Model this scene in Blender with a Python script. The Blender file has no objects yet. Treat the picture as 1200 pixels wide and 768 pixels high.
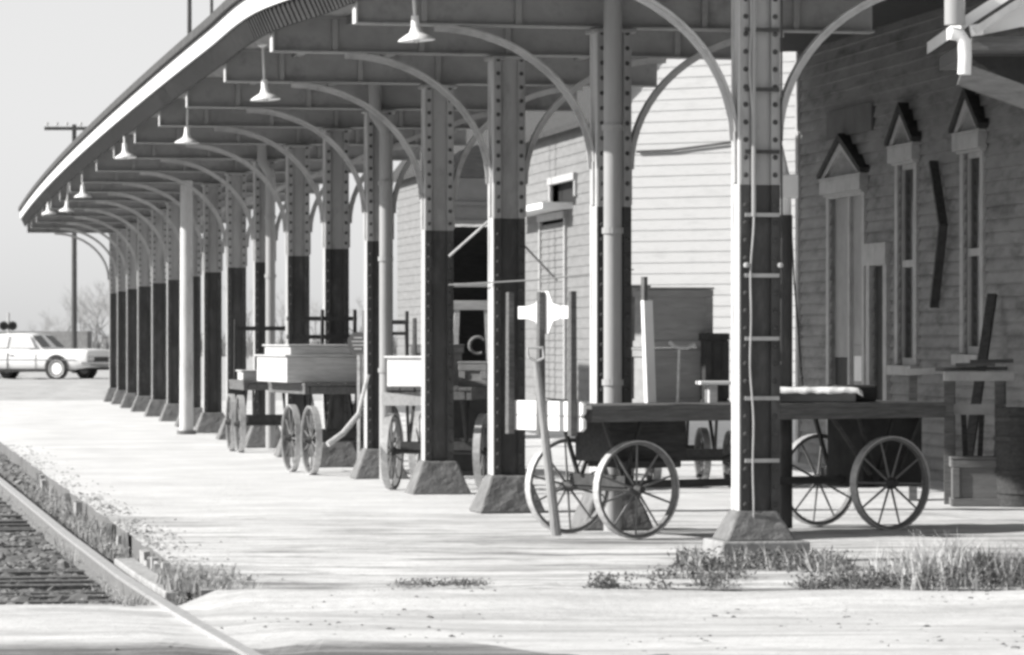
import bpy, math, random
from mathutils import Vector, Matrix, noise
R = math.radians
random.seed(7)
S = bpy.context.scene
col = S.collection
F, HZ, EYE = 4600.0, 395.0, 1.6          # focal length and horizon in pixels of the 1200 px photograph

def at(x, y, z=0.0):                      # photo pixel of a point at height z -> place
    Y = F * (EYE - z) / (y - HZ)
    return Vector(((x - 600) * Y / F, Y, z))
def px(x, Y): return (x - 600) * Y / F    # pixel column at a known distance -> X
def pz(y, Y): return EYE + (HZ - y) * Y / F

# ------------------------------------------------------------------ materials (grey scale, the photo is black and white)
MATS = {}
def mat(name, v, rough=0.8, var=0.25, scale=6.0, bump=0.15, stretch=(1,1,1), dirt=0.0, dirt_v=0.05, dscale=1.2, metal=0.0, detail=6, spec=0.3, bscale=None, bdist=0.02):
    if name in MATS: return MATS[name]
    m = bpy.data.materials.new(name); m.use_nodes = True
    nt = m.node_tree; N = nt.nodes; L = nt.links
    b = N['Principled BSDF']; b.inputs['Roughness'].default_value = rough
    b.inputs['Metallic'].default_value = metal
    b.inputs['Specular IOR Level'].default_value = spec
    tc = N.new('ShaderNodeTexCoord'); mp = N.new('ShaderNodeMapping'); mp.inputs['Scale'].default_value = stretch
    oi = N.new('ShaderNodeObjectInfo'); va = N.new('ShaderNodeVectorMath'); va.operation = 'ADD'; sc_ = N.new('ShaderNodeMath'); sc_.operation = 'MULTIPLY'; sc_.inputs[1].default_value = 40
    L.new(oi.outputs['Random'], sc_.inputs[0]); L.new(tc.outputs['Object'], va.inputs[0]); L.new(sc_.outputs[0], va.inputs[1]); L.new(va.outputs[0], mp.inputs['Vector'])
    n1 = N.new('ShaderNodeTexNoise'); n1.inputs['Scale'].default_value = scale; n1.inputs['Detail'].default_value = detail; n1.inputs['Roughness'].default_value = 0.65
    L.new(mp.outputs['Vector'], n1.inputs['Vector'])
    r = N.new('ShaderNodeValToRGB')
    r.color_ramp.elements[0].position = 0.28; r.color_ramp.elements[1].position = 0.72
    lo, hi = v * (1 - var), min(0.92, v * (1 + var))
    r.color_ramp.elements[0].color = (lo, lo, lo, 1); r.color_ramp.elements[1].color = (hi, hi, hi, 1)
    L.new(n1.outputs['Fac'], r.inputs['Fac'])
    out = r.outputs['Color']
    if dirt > 0:
        n2 = N.new('ShaderNodeTexNoise'); n2.inputs['Scale'].default_value = dscale; n2.inputs['Detail'].default_value = 9; n2.inputs['Roughness'].default_value = 0.7
        L.new(mp.outputs['Vector'], n2.inputs['Vector'])
        r2 = N.new('ShaderNodeValToRGB'); r2.color_ramp.elements[0].position = 0.50; r2.color_ramp.elements[1].position = 0.68
        r2.color_ramp.elements[1].color = (dirt, dirt, dirt, 1)
        L.new(n2.outputs['Fac'], r2.inputs['Fac'])
        mx = N.new('ShaderNodeMix'); mx.data_type = 'RGBA'
        L.new(r2.outputs['Color'], mx.inputs['Factor']); L.new(out, mx.inputs[6]); mx.inputs[7].default_value = (dirt_v, dirt_v, dirt_v, 1)
        out = mx.outputs[2]
    L.new(out, b.inputs['Base Color'])
    if bump > 0:
        n3 = N.new('ShaderNodeTexNoise'); n3.inputs['Scale'].default_value = bscale or scale * 4; n3.inputs['Detail'].default_value = 6
        L.new(mp.outputs['Vector'], n3.inputs['Vector'])
        bp = N.new('ShaderNodeBump'); bp.inputs['Strength'].default_value = bump; bp.inputs['Distance'].default_value = bdist
        L.new(n3.outputs['Fac'], bp.inputs['Height']); L.new(bp.outputs['Normal'], b.inputs['Normal'])
    MATS[name] = m
    return m

light_paint = mat('light paint', .32, .55, .16, 3, .15, (1,1,.3), .6, .15, 5.0)
dark_paint  = mat('dark paint', .048, .6, .3, 4, .15, (1,1,.35), .6, .11, 7)
white_plate = mat('pale iron', .55, .7, .2, 5, .15, (1,1,.3), .6, .12, 5)
concrete    = mat('concrete', .17, .9, .3, 9, .4, dirt=.5, dirt_v=.08, dscale=5)
plinth_con  = mat('plinth concrete', .30, .9, .25, 9, .4, dirt=.6, dirt_v=.09, dscale=5)
beam_paint  = mat('beam paint', .32, .6, .18, 3, .1, dirt=.7, dirt_v=.15, dscale=3)
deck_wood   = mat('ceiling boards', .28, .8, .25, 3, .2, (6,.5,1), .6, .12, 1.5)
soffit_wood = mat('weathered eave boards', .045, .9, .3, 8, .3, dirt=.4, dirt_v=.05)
white_paint = mat('white trim paint', .74, .6, .1, 4, .1, dirt=.3, dirt_v=.5, dscale=4)
tar         = mat('tar roofing', .085, .95, .4, 10, .5)
enamel      = mat('white enamel', .82, .3, .03, 4, 0, spec=.5)
iron        = mat('black iron', .05, .6, .35, 20, .2)
worn_steel  = mat('worn steel', .50, .45, .25, 20, .1, metal=.3)
pipe_paint  = mat('pipe paint', .34, .45, .15, 4, .05, (1,1,.2), .35, .2, 4)
old_wood    = mat('old grey wood', .13, .9, .35, 5, .4, (1,9,9), .4, .05, 2)
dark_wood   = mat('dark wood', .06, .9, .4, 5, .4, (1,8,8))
pale_wood   = mat('pale wood', .48, .85, .2, 5, .3, (1,8,8), .35, .2, 3)
mid_wood    = mat('crate wood', .24, .85, .22, 4, .3, (1,1,7), .3, .12, 2)
dull_wood   = mat('brown crate board', .29, .85, .25, 4, .3, (1,1,5), .3, .07, 2)
black_fibre = mat('black fibre', .038, .7, .3, 8, .2)
canvas      = mat('white canvas', .75, .9, .08, 6, .3)
clap_grey   = mat('weathered clapboard paint', .25, .85, .2, 2.2, .2, (1,1,3), .8, .10, 1.4)
clap_white  = mat('white clapboard paint', .40, .8, .14, 1.2, .15, (1,1,4), .5, .26, 1.2)
clap_shade   = mat('shaded clapboard tone', .20, .9, .2, 1.6, .3, (1,1,5), .3, .14, .8)
trim_grey   = mat('aged trim paint', .40, .7, .15, 5, .15, dirt=.35, dirt_v=.16, dscale=4)
door_paint  = mat('door paint', .28, .6, .15, 4, .15, dirt=.3, dirt_v=.14)
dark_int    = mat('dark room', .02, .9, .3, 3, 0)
glass       = mat('old glass', .02, .08, .2, 2, .03, spec=.6)
shingle     = mat('dark shingles', .05, .9, .4, 12, .5)
rail_top    = mat('rail steel', .42, .4, .2, 12, .1, metal=.2)
rail_rust   = mat('rail rust', .17, .9, .3, 15, .3)
tie_wood    = mat('tie wood', .10, .95, .4, 6, .5, (6,1,6), .5, .28, 4)
edge_wood   = mat('kerb timber', .36, .95, .35, 5, .5, (4,4,1), .5, .08, 3)
stone_grey  = mat('ballast stone', .16, .95, .6, 2.5, .4)
rock_pale   = mat('pale rock', .55, .95, .25, 8, .5)
blade_dry   = mat('dry grass', .33, .9, .35, 3, 0, spec=.1)
blade_green = mat('weed leaves', .11, .85, .45, 3, 0, spec=.1)
bark        = mat('bark', .2, .95, .3, 6, .3, (1,1,.3))
twig_mat    = mat('bare twigs', .32, .95, .3, 3, 0)
pole_wood   = mat('pole wood', .09, .95, .3, 5, .3, (4,4,.4))
car_white   = mat('car paint', .70, .25, .04, 3, 0, spec=.5)
car_glass   = mat('car glass', .03, .08, .1, 2, 0, spec=.6)
chrome      = mat('chrome', .55, .15, .05, 3, 0, metal=.9)
rubber      = mat('rubber', .03, .8, .2, 10, .1)
lamp_red    = mat('tail lamp', .10, .2, .1, 5, 0)
far_wood    = mat('hedge brush', .16, .95, .4, .8, 0)
sign_face   = mat('sign face', .09, .6, .2, 8, .1)

def dirt_mat(name, base, dark, streak=True, front=False):
    m = bpy.data.materials.new(name); m.use_nodes = True
    nt = m.node_tree; N = nt.nodes; L = nt.links; b = N['Principled BSDF']
    b.inputs['Roughness'].default_value = .95; b.inputs['Specular IOR Level'].default_value = .15
    tc = N.new('ShaderNodeTexCoord')
    def nz(scale, sv, detail=8, rough=.65):
        mp = N.new('ShaderNodeMapping'); mp.inputs['Scale'].default_value = sv; mp.inputs['Rotation'].default_value = (0,0,R(-3))
        L.new(tc.outputs['Object'], mp.inputs['Vector'])
        n = N.new('ShaderNodeTexNoise'); n.inputs['Scale'].default_value = scale; n.inputs['Detail'].default_value = detail; n.inputs['Roughness'].default_value = rough
        L.new(mp.outputs['Vector'], n.inputs['Vector']); return n.outputs['Fac']
    def ramp(src, p0, p1, c0, c1):
        r = N.new('ShaderNodeValToRGB'); r.color_ramp.elements[0].position = p0; r.color_ramp.elements[1].position = p1
        r.color_ramp.elements[0].color = (c0,)*3+(1,); r.color_ramp.elements[1].color = (c1,)*3+(1,)
        L.new(src, r.inputs['Fac']); return r.outputs['Color']
    fm = None
    if front:                              # worn old paving near the road end, drifted dust further on
        sx = N.new('ShaderNodeSeparateXYZ'); L.new(tc.outputs['Object'], sx.inputs[0])
        n0 = nz(.8, (.5,1,1)); a_ = N.new('ShaderNodeMath'); a_.operation = 'MULTIPLY_ADD'; L.new(n0, a_.inputs[0]); a_.inputs[1].default_value = 8; L.new(sx.outputs['Y'], a_.inputs[2])
        mr = N.new('ShaderNodeMapRange'); mr.inputs['From Min'].default_value = 35; mr.inputs['From Max'].default_value = 41; mr.inputs['To Min'].default_value = 1; mr.inputs['To Max'].default_value = .12; L.new(a_.outputs[0], mr.inputs['Value']); fm = mr.outputs[0]
    def mix(f, a, bcol, v=None):
        if fm is not None:
            q = N.new('ShaderNodeMath'); q.operation = 'MULTIPLY'; L.new(f, q.inputs[0]); L.new(fm, q.inputs[1]); f = q.outputs[0]
        x = N.new('ShaderNodeMix'); x.data_type = 'RGBA'; L.new(f, x.inputs['Factor']); L.new(a, x.inputs[6])
        if v is None: L.new(bcol, x.inputs[7])
        else: x.inputs[7].default_value = (v,)*3+(1,)
        return x.outputs[2]
    c = ramp(nz(.9, (1,1,1)), .3, .7, base*.82, min(.9, base*1.12))
    c = mix(ramp(nz(14, (1,1,1)), .45, .75, 0, .45), c, None, base*.7)           # grit
    if streak:
        c = mix(ramp(nz(1.6, (.22,1.3,1), 9, .72), .475, .61, 0, .85), c, None, dark)   # ruts and old board joints that run along X
        c = mix(ramp(nz(5, (.10,1.8,1), 6, .6), .53, .62, 0, .6), c, None, dark*1.3)
    c = mix(ramp(nz(2.2, (.5,1,1), 10, .75), .56, .66, 0, .85), c, None, dark)
    c = mix(ramp(nz(38, (1,1,1), 3, .6), .62, .72, 0, .7), c, None, dark*.8)      # loose grit
    L.new(c, b.inputs['Base Color'])
    bp = N.new('ShaderNodeBump'); bp.inputs['Strength'].default_value = .5; bp.inputs['Distance'].default_value = .03
    L.new(nz(9, (1,1,1), 9, .7), bp.inputs['Height']); L.new(bp.outputs['Normal'], b.inputs['Normal'])
    return m
platform_mat = dirt_mat('platform surface', .62, .13, True, True)
road_mat     = dirt_mat('dirt road', .57, .34, True)
ground_mat   = dirt_mat('bare ground', .42, .18, False)
bed_mat      = dirt_mat('track bed', .17, .07, False)
fore_shade      = dirt_mat('foreground shade tone', .13, .30)  # dark tone standing in for shade on the foreground
def soft_edge(m, v):                     # fades the painted shade into the road tone along its ragged border
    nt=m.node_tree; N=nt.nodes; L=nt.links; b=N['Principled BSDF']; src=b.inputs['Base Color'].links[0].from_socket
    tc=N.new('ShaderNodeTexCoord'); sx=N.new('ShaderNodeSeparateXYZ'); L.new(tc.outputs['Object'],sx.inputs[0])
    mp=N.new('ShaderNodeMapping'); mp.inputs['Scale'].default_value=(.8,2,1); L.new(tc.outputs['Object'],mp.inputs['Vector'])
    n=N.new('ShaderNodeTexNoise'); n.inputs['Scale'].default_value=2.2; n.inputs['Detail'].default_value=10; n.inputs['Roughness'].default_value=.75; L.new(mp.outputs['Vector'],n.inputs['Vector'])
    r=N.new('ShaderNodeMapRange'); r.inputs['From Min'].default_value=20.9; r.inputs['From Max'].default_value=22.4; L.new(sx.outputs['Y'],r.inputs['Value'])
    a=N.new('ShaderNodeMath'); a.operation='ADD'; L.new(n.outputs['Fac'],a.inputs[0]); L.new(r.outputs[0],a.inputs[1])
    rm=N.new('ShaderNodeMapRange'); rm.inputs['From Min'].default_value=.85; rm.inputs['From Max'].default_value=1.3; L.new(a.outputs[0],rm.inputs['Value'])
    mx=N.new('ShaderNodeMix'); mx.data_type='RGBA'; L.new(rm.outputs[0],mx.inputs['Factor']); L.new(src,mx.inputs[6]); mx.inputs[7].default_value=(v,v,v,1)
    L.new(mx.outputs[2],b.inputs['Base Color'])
soft_edge(fore_shade,.52)

# ------------------------------------------------------------------ mesh builder
class MB:
    def __init__(s): s.v=[]; s.f=[]; s.m=[]
    def add(s, vs, fs, mi=0):
        o=len(s.v); s.v+= [tuple(v) for v in vs]
        for f in fs: s.f.append([i+o for i in f]); s.m.append(mi)
        return s
    def box(s, c, d, mi=0, M=None, taper=(1,1)):
        x,y,z=d[0]/2,d[1]/2,d[2]/2; c=Vector(c)
        vs=[]
        for k,(tz,t) in enumerate(((-z,(1,1)),(z,taper))):
            for sx,sy in ((-1,-1),(1,-1),(1,1),(-1,1)):
                p=Vector((sx*x*t[0],sy*y*t[1],tz))
                if M is not None: p=M@p
                vs.append(p+c)
        return s.add(vs,[(3,2,1,0),(4,5,6,7),(0,1,5,4),(1,2,6,5),(2,3,7,6),(3,0,4,7)],mi)
    def bar(s, p, q, w, h, mi=0, up=(0,0,1)):
        p=Vector(p); q=Vector(q); d=(q-p).normalized(); up=Vector(up)
        if abs(d.dot(up))>.98: up=Vector((0,1,0))
        a=d.cross(up).normalized(); b=a.cross(d)
        vs=[]
        for e in (p,q):
            for sa,sb in ((-1,-1),(1,-1),(1,1),(-1,1)): vs.append(e+a*sa*w/2+b*sb*h/2)
        return s.add(vs,[(0,1,2,3),(7,6,5,4),(0,4,5,1),(1,5,6,2),(2,6,7,3),(3,7,4,0)],mi)
    def tube(s, pts, r, n=10, mi=0, cap=True):
        pts=[Vector(p) for p in pts]
        rs=r if isinstance(r,(list,tuple)) else [r]*len(pts)
        rings=[]; prev=None
        for i,p in enumerate(pts):
            d=(pts[min(i+1,len(pts)-1)]-pts[max(i-1,0)]).normalized()
            if prev is None:
                a=d.orthogonal().normalized()
            else:
                a=(prev-d*prev.dot(d)); a=a.normalized() if a.length>1e-6 else d.orthogonal().normalized()
            prev=a; b=d.cross(a)
            rings.append([p+(a*math.cos(t)+b*math.sin(t))*rs[i] for t in [2*math.pi*k/n for k in range(n)]])
        vs=[v for r_ in rings for v in r_]; fs=[]
        for i in range(len(pts)-1):
            for k in range(n): fs.append((i*n+k,i*n+(k+1)%n,(i+1)*n+(k+1)%n,(i+1)*n+k))
        if cap: fs.append(tuple(range(n-1,-1,-1))); fs.append(tuple((len(pts)-1)*n+k for k in range(n)))
        return s.add(vs,fs,mi)
    def lathe(s, prof, n=20, M=None, mi=0):
        vs=[]
        for r,z in prof:
            for k in range(n):
                t=2*math.pi*k/n; p=Vector((r*math.cos(t),r*math.sin(t),z)); vs.append(M@p if M is not None else p)
        fs=[]
        for i in range(len(prof)-1):
            for k in range(n): fs.append((i*n+k,i*n+(k+1)%n,(i+1)*n+(k+1)%n,(i+1)*n+k))
        return s.add(vs,fs,mi)
    def prism(s, poly, f0, f1, mi=0):            # poly of 2-D points, f0/f1 map them to the two ends
        n=len(poly); vs=[f0(p) for p in poly]+[f1(p) for p in poly]
        fs=[tuple(range(n-1,-1,-1)),tuple(range(n,2*n))]+[(k,(k+1)%n,n+(k+1)%n,n+k) for k in range(n)]
        return s.add(vs,fs,mi)
    def sweep(s, path, poly, mi=0, closed=True): # poly of (offset, z) swept along a plan path of (point, right vector)
        n=len(poly); vs=[]
        for p,rv in path:
            for o,z in poly: vs.append((p[0]+rv[0]*o,p[1]+rv[1]*o,z))
        fs=[]
        for i in range(len(path)-1):
            for k in range(n): fs.append((i*n+k,(i+1)*n+k,(i+1)*n+(k+1)%n,i*n+(k+1)%n))
        fs.append(tuple(range(n))); fs.append(tuple((len(path)-1)*n+k for k in range(n-1,-1,-1)))
        return s.add(vs,fs,mi)
    def mesh(s, name, mats, smooth=False):
        me=bpy.data.meshes.new(name); me.from_pydata(s.v,[],s.f)
        for m in (mats if isinstance(mats,(list,tuple)) else [mats]): me.materials.append(m)
        me.polygons.foreach_set('material_index', s.m)
        if smooth: me.polygons.foreach_set('use_smooth',[True]*len(s.f))
        me.update(); 
        import bmesh as _b
        bm=_b.new(); bm.from_mesh(me); _b.ops.recalc_face_normals(bm,faces=bm.faces); bm.to_mesh(me); bm.free()
        return me
    def build(s, name, mats, parent=None, smooth=False, bevel=0, label=None):
        o=bpy.data.objects.new(name, s.mesh(name,mats,smooth)); col.objects.link(o)
        if parent: o.parent=parent
        if bevel:
            b=o.modifiers.new('bevel','BEVEL'); b.width=bevel; b.segments=2; b.limit_method='ANGLE'; b.angle_limit=R(40)
        if smooth:
            o.data.set_sharp_from_angle(angle=R(40))
        if label: o['label']=label
        return o
def tag(o, label, cat, group=None):
    o['label']=label; o['category']=cat
    if group: o['group']=group
    return o
def thing(name, loc, rz, label, cat, group=None):
    o=bpy.data.objects.new(name,None); o.empty_display_size=.2; col.objects.link(o)
    o.location=loc; o.rotation_euler=(0,0,rz); return tag(o,label,cat,group)
def stuff(o): o['kind']='stuff'; return o
def struct(o): o['kind']='structure'; return o
def kids(o): return [c for c in bpy.data.objects if c.parent is o]
def copy_tree(o, parent=None):
    c=o.copy(); col.objects.link(c)
    if parent: c.parent=parent
    for ch in kids(o): copy_tree(ch,c)
    return c

# ------------------------------------------------------------------ the row of columns in plan
colY=[28.0,32.75,35.9,40.0,44.4,48.3,52.5,56.9,61.3,65.7,70.1,74.4,79.0,84.0,88.5,93.0,97.2]
colPx=[886,716,594,513,447,396,349,313,279,249,226,206,191,178,163,149,137]
C=[Vector((px(x,y) if y<42 else -.757-.1715*(y-40)+.00023*(y-40)**2,y,0)) for x,y in zip(colPx,colY)]
def tang(i):
    a=C[max(i-1,0)]; b=C[min(i+1,len(C)-1)]; d=b-a; return d.normalized()
def rowX(Y):
    for i in range(len(C)-1):
        if C[i].y<=Y<=C[i+1].y:
            t=(Y-C[i].y)/(C[i+1].y-C[i].y); return C[i].x+(C[i+1].x-C[i].x)*t
    a,b=(C[0],C[1]) if Y<C[0].y else (C[-2],C[-1])
    return a.x+(b.x-a.x)*(Y-a.y)/(b.y-a.y)
ROW=R(90)+math.atan(.16)          # heading of the row (long axis angle)

# ------------------------------------------------------------------ ground
EDGE=lambda Y: -2.42-.168*(Y-27.8)             # platform edge beside the track
RAILP=[(12,.55),(16,-.30),(20.97,-1.37),(24,-2.0),(27.9,-2.76),(34,-3.86),(46.8,-6.1),(60,-8.45),(80,-12.0),(110,-17.4),(150,-24.6)]
def railX(Y):
    for (a,xa),(b,xb) in zip(RAILP,RAILP[1:]):
        if a<=Y<=b: return xa+(xb-xa)*(Y-a)/(b-a)
    return RAILP[0][1] if Y<12 else RAILP[-1][1]-.18*(Y-150)
def sm(a,b,x): t=max(0,min(1,(x-a)/(b-a))); return t*t*(3-2*t)
def nz(x,y,s=1,o=0): return noise.noise(Vector((x*s,y*s,o)))
def gz(X,Y):
    z=-.27+.155*(1-sm(25.0,26.6,Y + .35*nz(X,Y,.9,3)))+.03*nz(X,Y,.35)
    z+=.108*sm(24.0,25.4,Y+.4*nz(X,Y,.6,13))*sm(.12,.3,X-railX(Y))*(1-sm(25.4,26.5,Y))
    if Y>26: z+=.03*nz(X,Y,2.2,5)
    if Y>26: z+=.11*sm(.08,.36,X-railX(Y))
    if Y<30:
        k_=1-sm(.12,.4,abs(X-railX(Y)))
        z=z*(1-k_)+min(z,-.128)*k_
    z+=(.47)*sm(99,114,Y)
    return z
def grid(name,xs,ys,zf,m,mf=None):
    mb=MB(); nx=len(xs)
    mb.v=[(x,y,zf(x,y)) for y in ys for x in xs]
    for j in range(len(ys)-1):
        for i in range(nx-1):
            mb.f.append([j*nx+i,j*nx+i+1,(j+1)*nx+i+1,(j+1)*nx+i]); mb.m.append(mf(xs[i],ys[j]) if mf else 0)
    o=mb.build(name,m,smooth=False); o.data.polygons.foreach_set('use_smooth',[True]*len(o.data.polygons)); return struct(o)
def frange(a,b,st):
    r=[]; 
    while a<b-1e-6: r.append(a); a+=st
    return r
xs=[-900,-400,-200,-100,-60,-40,-28,-22,-18]+frange(-16,9,.22)+[9,12,16,24,40,70,120,250,500,900]
ys=[-60,-20,0,8]+frange(12,34,.2)+frange(34,60,.5)+frange(60,118,1.5)+[120,130,150,180,230,320,500,800,1500,2500]
def gm(x,y):
    if y>26.2+.3*nz(x,y,1.1,9) and x<EDGE(y)+.3 and y<150: return 1
    if y<25.9: return 2
    return 0
grid('ground',xs,ys,gz,[ground_mat,bed_mat,road_mat],gm)

def platform():
    mb=MB(); rows=[]; ysp=[]; y=25.45
    while y<99: ysp.append(y); y+= .16 if y<45 else .5
    us=frange(0,9,.22)+frange(9,22.1,1.5)
    def near(X): return 25.45+.10*nz(X,0,.8)+.08*nz(X,1,3)
    for j,y in enumerate(ysp):
        for u in us:
            ex=EDGE(y)+ (.03*nz(y,0,1.7) if u==0 else 0)
            X=ex+u; Y=y if j else near(X)
            z=.012*nz(X*.25,Y*1.5,1.3)+.012*nz(X,Y,.5,4)+.006*nz(X,Y,4,8)
            z-=.04*(1-sm(25.4,26.0,Y))
            rows.append((X,Y,z))
    n=len(us); mb.v=rows
    for j in range(len(ysp)-1):
        for i in range(n-1): mb.f.append([j*n+i,j*n+i+1,(j+1)*n+i+1,(j+1)*n+i]); mb.m.append(0)
    # skirts
    for j in range(len(ysp)-1):
        a=mb.v[j*n]; b=mb.v[(j+1)*n]; mb.add([a,b,(b[0],b[1],-.5),(a[0],a[1],-.5)],[(0,1,2,3)],1)
    for i in range(n-1):
        a=mb.v[i]; b=mb.v[i+1]; mb.add([a,b,(b[0],b[1],-.5),(a[0],a[1],-.5)],[(0,1,2,3)],1)
        a=mb.v[(len(ysp)-1)*n+i]; b=mb.v[(len(ysp)-1)*n+i+1]; mb.add([a,b,(b[0],b[1],-.5),(a[0],a[1],-.5)],[(0,1,2,3)],1)
    o=mb.build('platform',[platform_mat,bed_mat]); o.data.polygons.foreach_set('use_smooth',[True]*len(o.data.polygons)); o.data.set_sharp_from_angle(angle=R(50)); struct(o)
platform()

# shade painted as a dark sheet in the foreground, ragged edge, a sheet 6 mm above the dirt
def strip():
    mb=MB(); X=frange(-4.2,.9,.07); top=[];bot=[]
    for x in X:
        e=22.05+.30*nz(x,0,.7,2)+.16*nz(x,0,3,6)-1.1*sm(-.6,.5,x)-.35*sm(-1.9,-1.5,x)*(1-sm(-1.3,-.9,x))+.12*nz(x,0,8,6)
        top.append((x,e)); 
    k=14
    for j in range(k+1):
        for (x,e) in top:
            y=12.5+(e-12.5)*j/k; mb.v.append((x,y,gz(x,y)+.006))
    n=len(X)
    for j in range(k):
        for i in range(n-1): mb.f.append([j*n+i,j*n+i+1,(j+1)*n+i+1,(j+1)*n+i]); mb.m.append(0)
    o=mb.build('shade_sheet',fore_shade); struct(o)  # painted shade sheet, not a separate road surface
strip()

# ------------------------------------------------------------------ track
trk=thing('railway_track',(0,0,0),0,'worn railway track with one bright rail showing, sunk in dark ballast beside the platform','track')
def rail(dx,name='rail'):
    prof=[(-.07,-.26),(.07,-.26),(.07,-.245),(.012,-.225),(.012,-.135),(.037,-.125),(.037,-.10),(-.037,-.10),(-.037,-.125),(-.012,-.135),(-.012,-.225),(-.07,-.245)]
    path=[]
    for y in frange(13,150,.8):
        d=Vector((railX(y+.5)-railX(y-.5),1,0)).normalized(); rv=(d.y,-d.x)
        path.append((Vector((railX(y)+dx,y,0)),rv))
    mb=MB(); mb.sweep(path,prof,0)
    # shiny head: faces on the top
    o=mb.build(name,[rail_rust,rail_top],trk)
    for p in o.data.polygons:
        if p.center.z>-.13: p.material_index=1
rail(0); rail(-1.5)
tie=MB(); tie.box((0,0,0),(2.5,.22,.16)); tm=tie.mesh('tie',tie_wood)
for k in range(70):
    y=26.9+.56*k
    o=bpy.data.objects.new('tie',tm); col.objects.link(o); o.parent=trk
    o.location=(railX(y)-.75+random.uniform(-.05,.05),y,-.33+random.uniform(-.012,.012)); o.rotation_euler=(0,0,math.atan(.18)+random.uniform(-.02,.02))
# crossing timbers
for dx,w,l0,l1,lab in ((.17,.16,26.0,30.2,'split grey crossing timber along the platform side of the rail'),):
    mb=MB(); pts=frange(l0,l1,.3)
    path=[(Vector((railX(y)+dx,y,0)),(.985,.17)) for y in pts]
    mb.sweep(path,[(-w/2,-.3),(w/2,-.3),(w/2,-.085),(-w/2,-.085)])
    tag(mb.build('crossing_timber',edge_wood,bevel=.012),lab,'timber')
# stakes of the platform kerb: individual upright timbers
n=0
kt=MB(); kt.box((0,0,-.13),(.055,.14,.34),taper=(.92,.9)); km=kt.mesh('kerb_stake',edge_wood)
for y0 in frange(26.0,46.5,.23):
    if not (27.2<y0<29.4 and random.random()<.75) and random.random()<.86: continue
    o=bpy.data.objects.new('kerb_stake',km); col.objects.link(o)
    o.location=(EDGE(y0)-.05+random.uniform(-.03,.02),y0,random.uniform(-.10,-.02)); o.rotation_euler=(random.uniform(-.1,.1),random.uniform(-.12,.08),random.uniform(-.2,.2)+.17)
    o.scale=(1,random.uniform(.7,1.2),random.uniform(.85,1.1))
    tag(o,'short weathered upright timber along the platform edge beside the rail','kerb timber','kerb timbers along the platform edge'); n+=1

# ballast and gravel: uncountable
def stones(name,n,fn,smin,smax,m):
    mb=MB()
    for _ in range(n):
        p=fn()
        if p is None: continue
        s=random.uniform(smin,smax)*(1 if random.random()<.9 else 1.7)
        a=random.uniform(0,6.28); ca,sa=math.cos(a),math.sin(a)
        vs=[]
        for d in ((1,0,0),(.2,.9,.1),(-1,.1,0),(0,-1,.1),(.1,.1,.75),(-.4,.5,.55),(.5,-.4,.6)):
            v=[d[i]*s*random.uniform(.75,1.2) for i in range(3)]
            vs.append((p[0]+v[0]*ca-v[1]*sa,p[1]+v[0]*sa+v[1]*ca,p[2]+v[2]*.75))
        mb.add(vs,[(0,1,5,4),(1,2,5),(2,3,4,5),(3,0,6),(0,4,6),(3,6,4)],0)
    return stuff(mb.build(name,m))
def bp():
    y=random.uniform(25.9,58) if random.random()<.6 else random.uniform(25.9,38); x=railX(y)+random.uniform(-2.2,.95)
    if x>EDGE(y)-.02: return None
    if abs(x-railX(y))<.08: return None
    if y<26.9 and random.random()<.5: return None
    return (x,y,gz(x,y)-.005)
stones('ballast',9000,bp,.02,.06,stone_grey)
def gp():
    y=random.uniform(19,26.5); x=random.uniform(-4,7.5)
    if nz(x,y,.8,11)<.05: return None
    return (x,y,gz(x,y)-.004 if y<25.4 else None) if y<25.4 else None
stones('gravel',2600,gp,.006,.022,stone_grey)
def ep_():
    y=random.uniform(25.6,40) if random.random()<.6 else random.uniform(25.6,58); x=EDGE(y)+random.gauss(-.06,.2)
    if x<railX(y)+.06: return None
    return (x,y,gz(x,y)-.004 if x<EDGE(y) else 0)
stones('pale_gravel',3000,ep_,.006,.026,mat('pale gravel stone',.36,.95,.4,3,.3))
for k,(x,y,w,lab) in enumerate(((1004,691,.20,'large flat pale rock lying in the weeds at the road edge'),(1046,689,.13,'smaller pale rock just right of the large flat one'),(833,688,.07,'small pale rock in the weeds below the nearest column'),(135,643,.11,'pale stone beside the rail in the ballast'))):
    p=at(x,y,-.1) if k<3 else at(x,y,-.22)
    mb=MB(); prof=[(.01,-.3),(.7,-.25),(1,.05),(.86,.3),(.4,.42),(.01,.44)]
    mb.lathe([(r*w,z*w) for r,z in prof],14)
    mb.v=[(v[0]*(1.35+.4*nz(v[0]*9,v[1]*9,1,k)),v[1]*(.8+.4*nz(v[0]*8,v[1]*8,1,k+4)),v[2]*(1+.5*nz(v[0]*12,v[1]*12,1,k+8))) for v in mb.v]
    o=mb.build('rock',rock_pale if k<3 else rock_pale); o.location=p; tag(o,lab,'rock')

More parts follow.
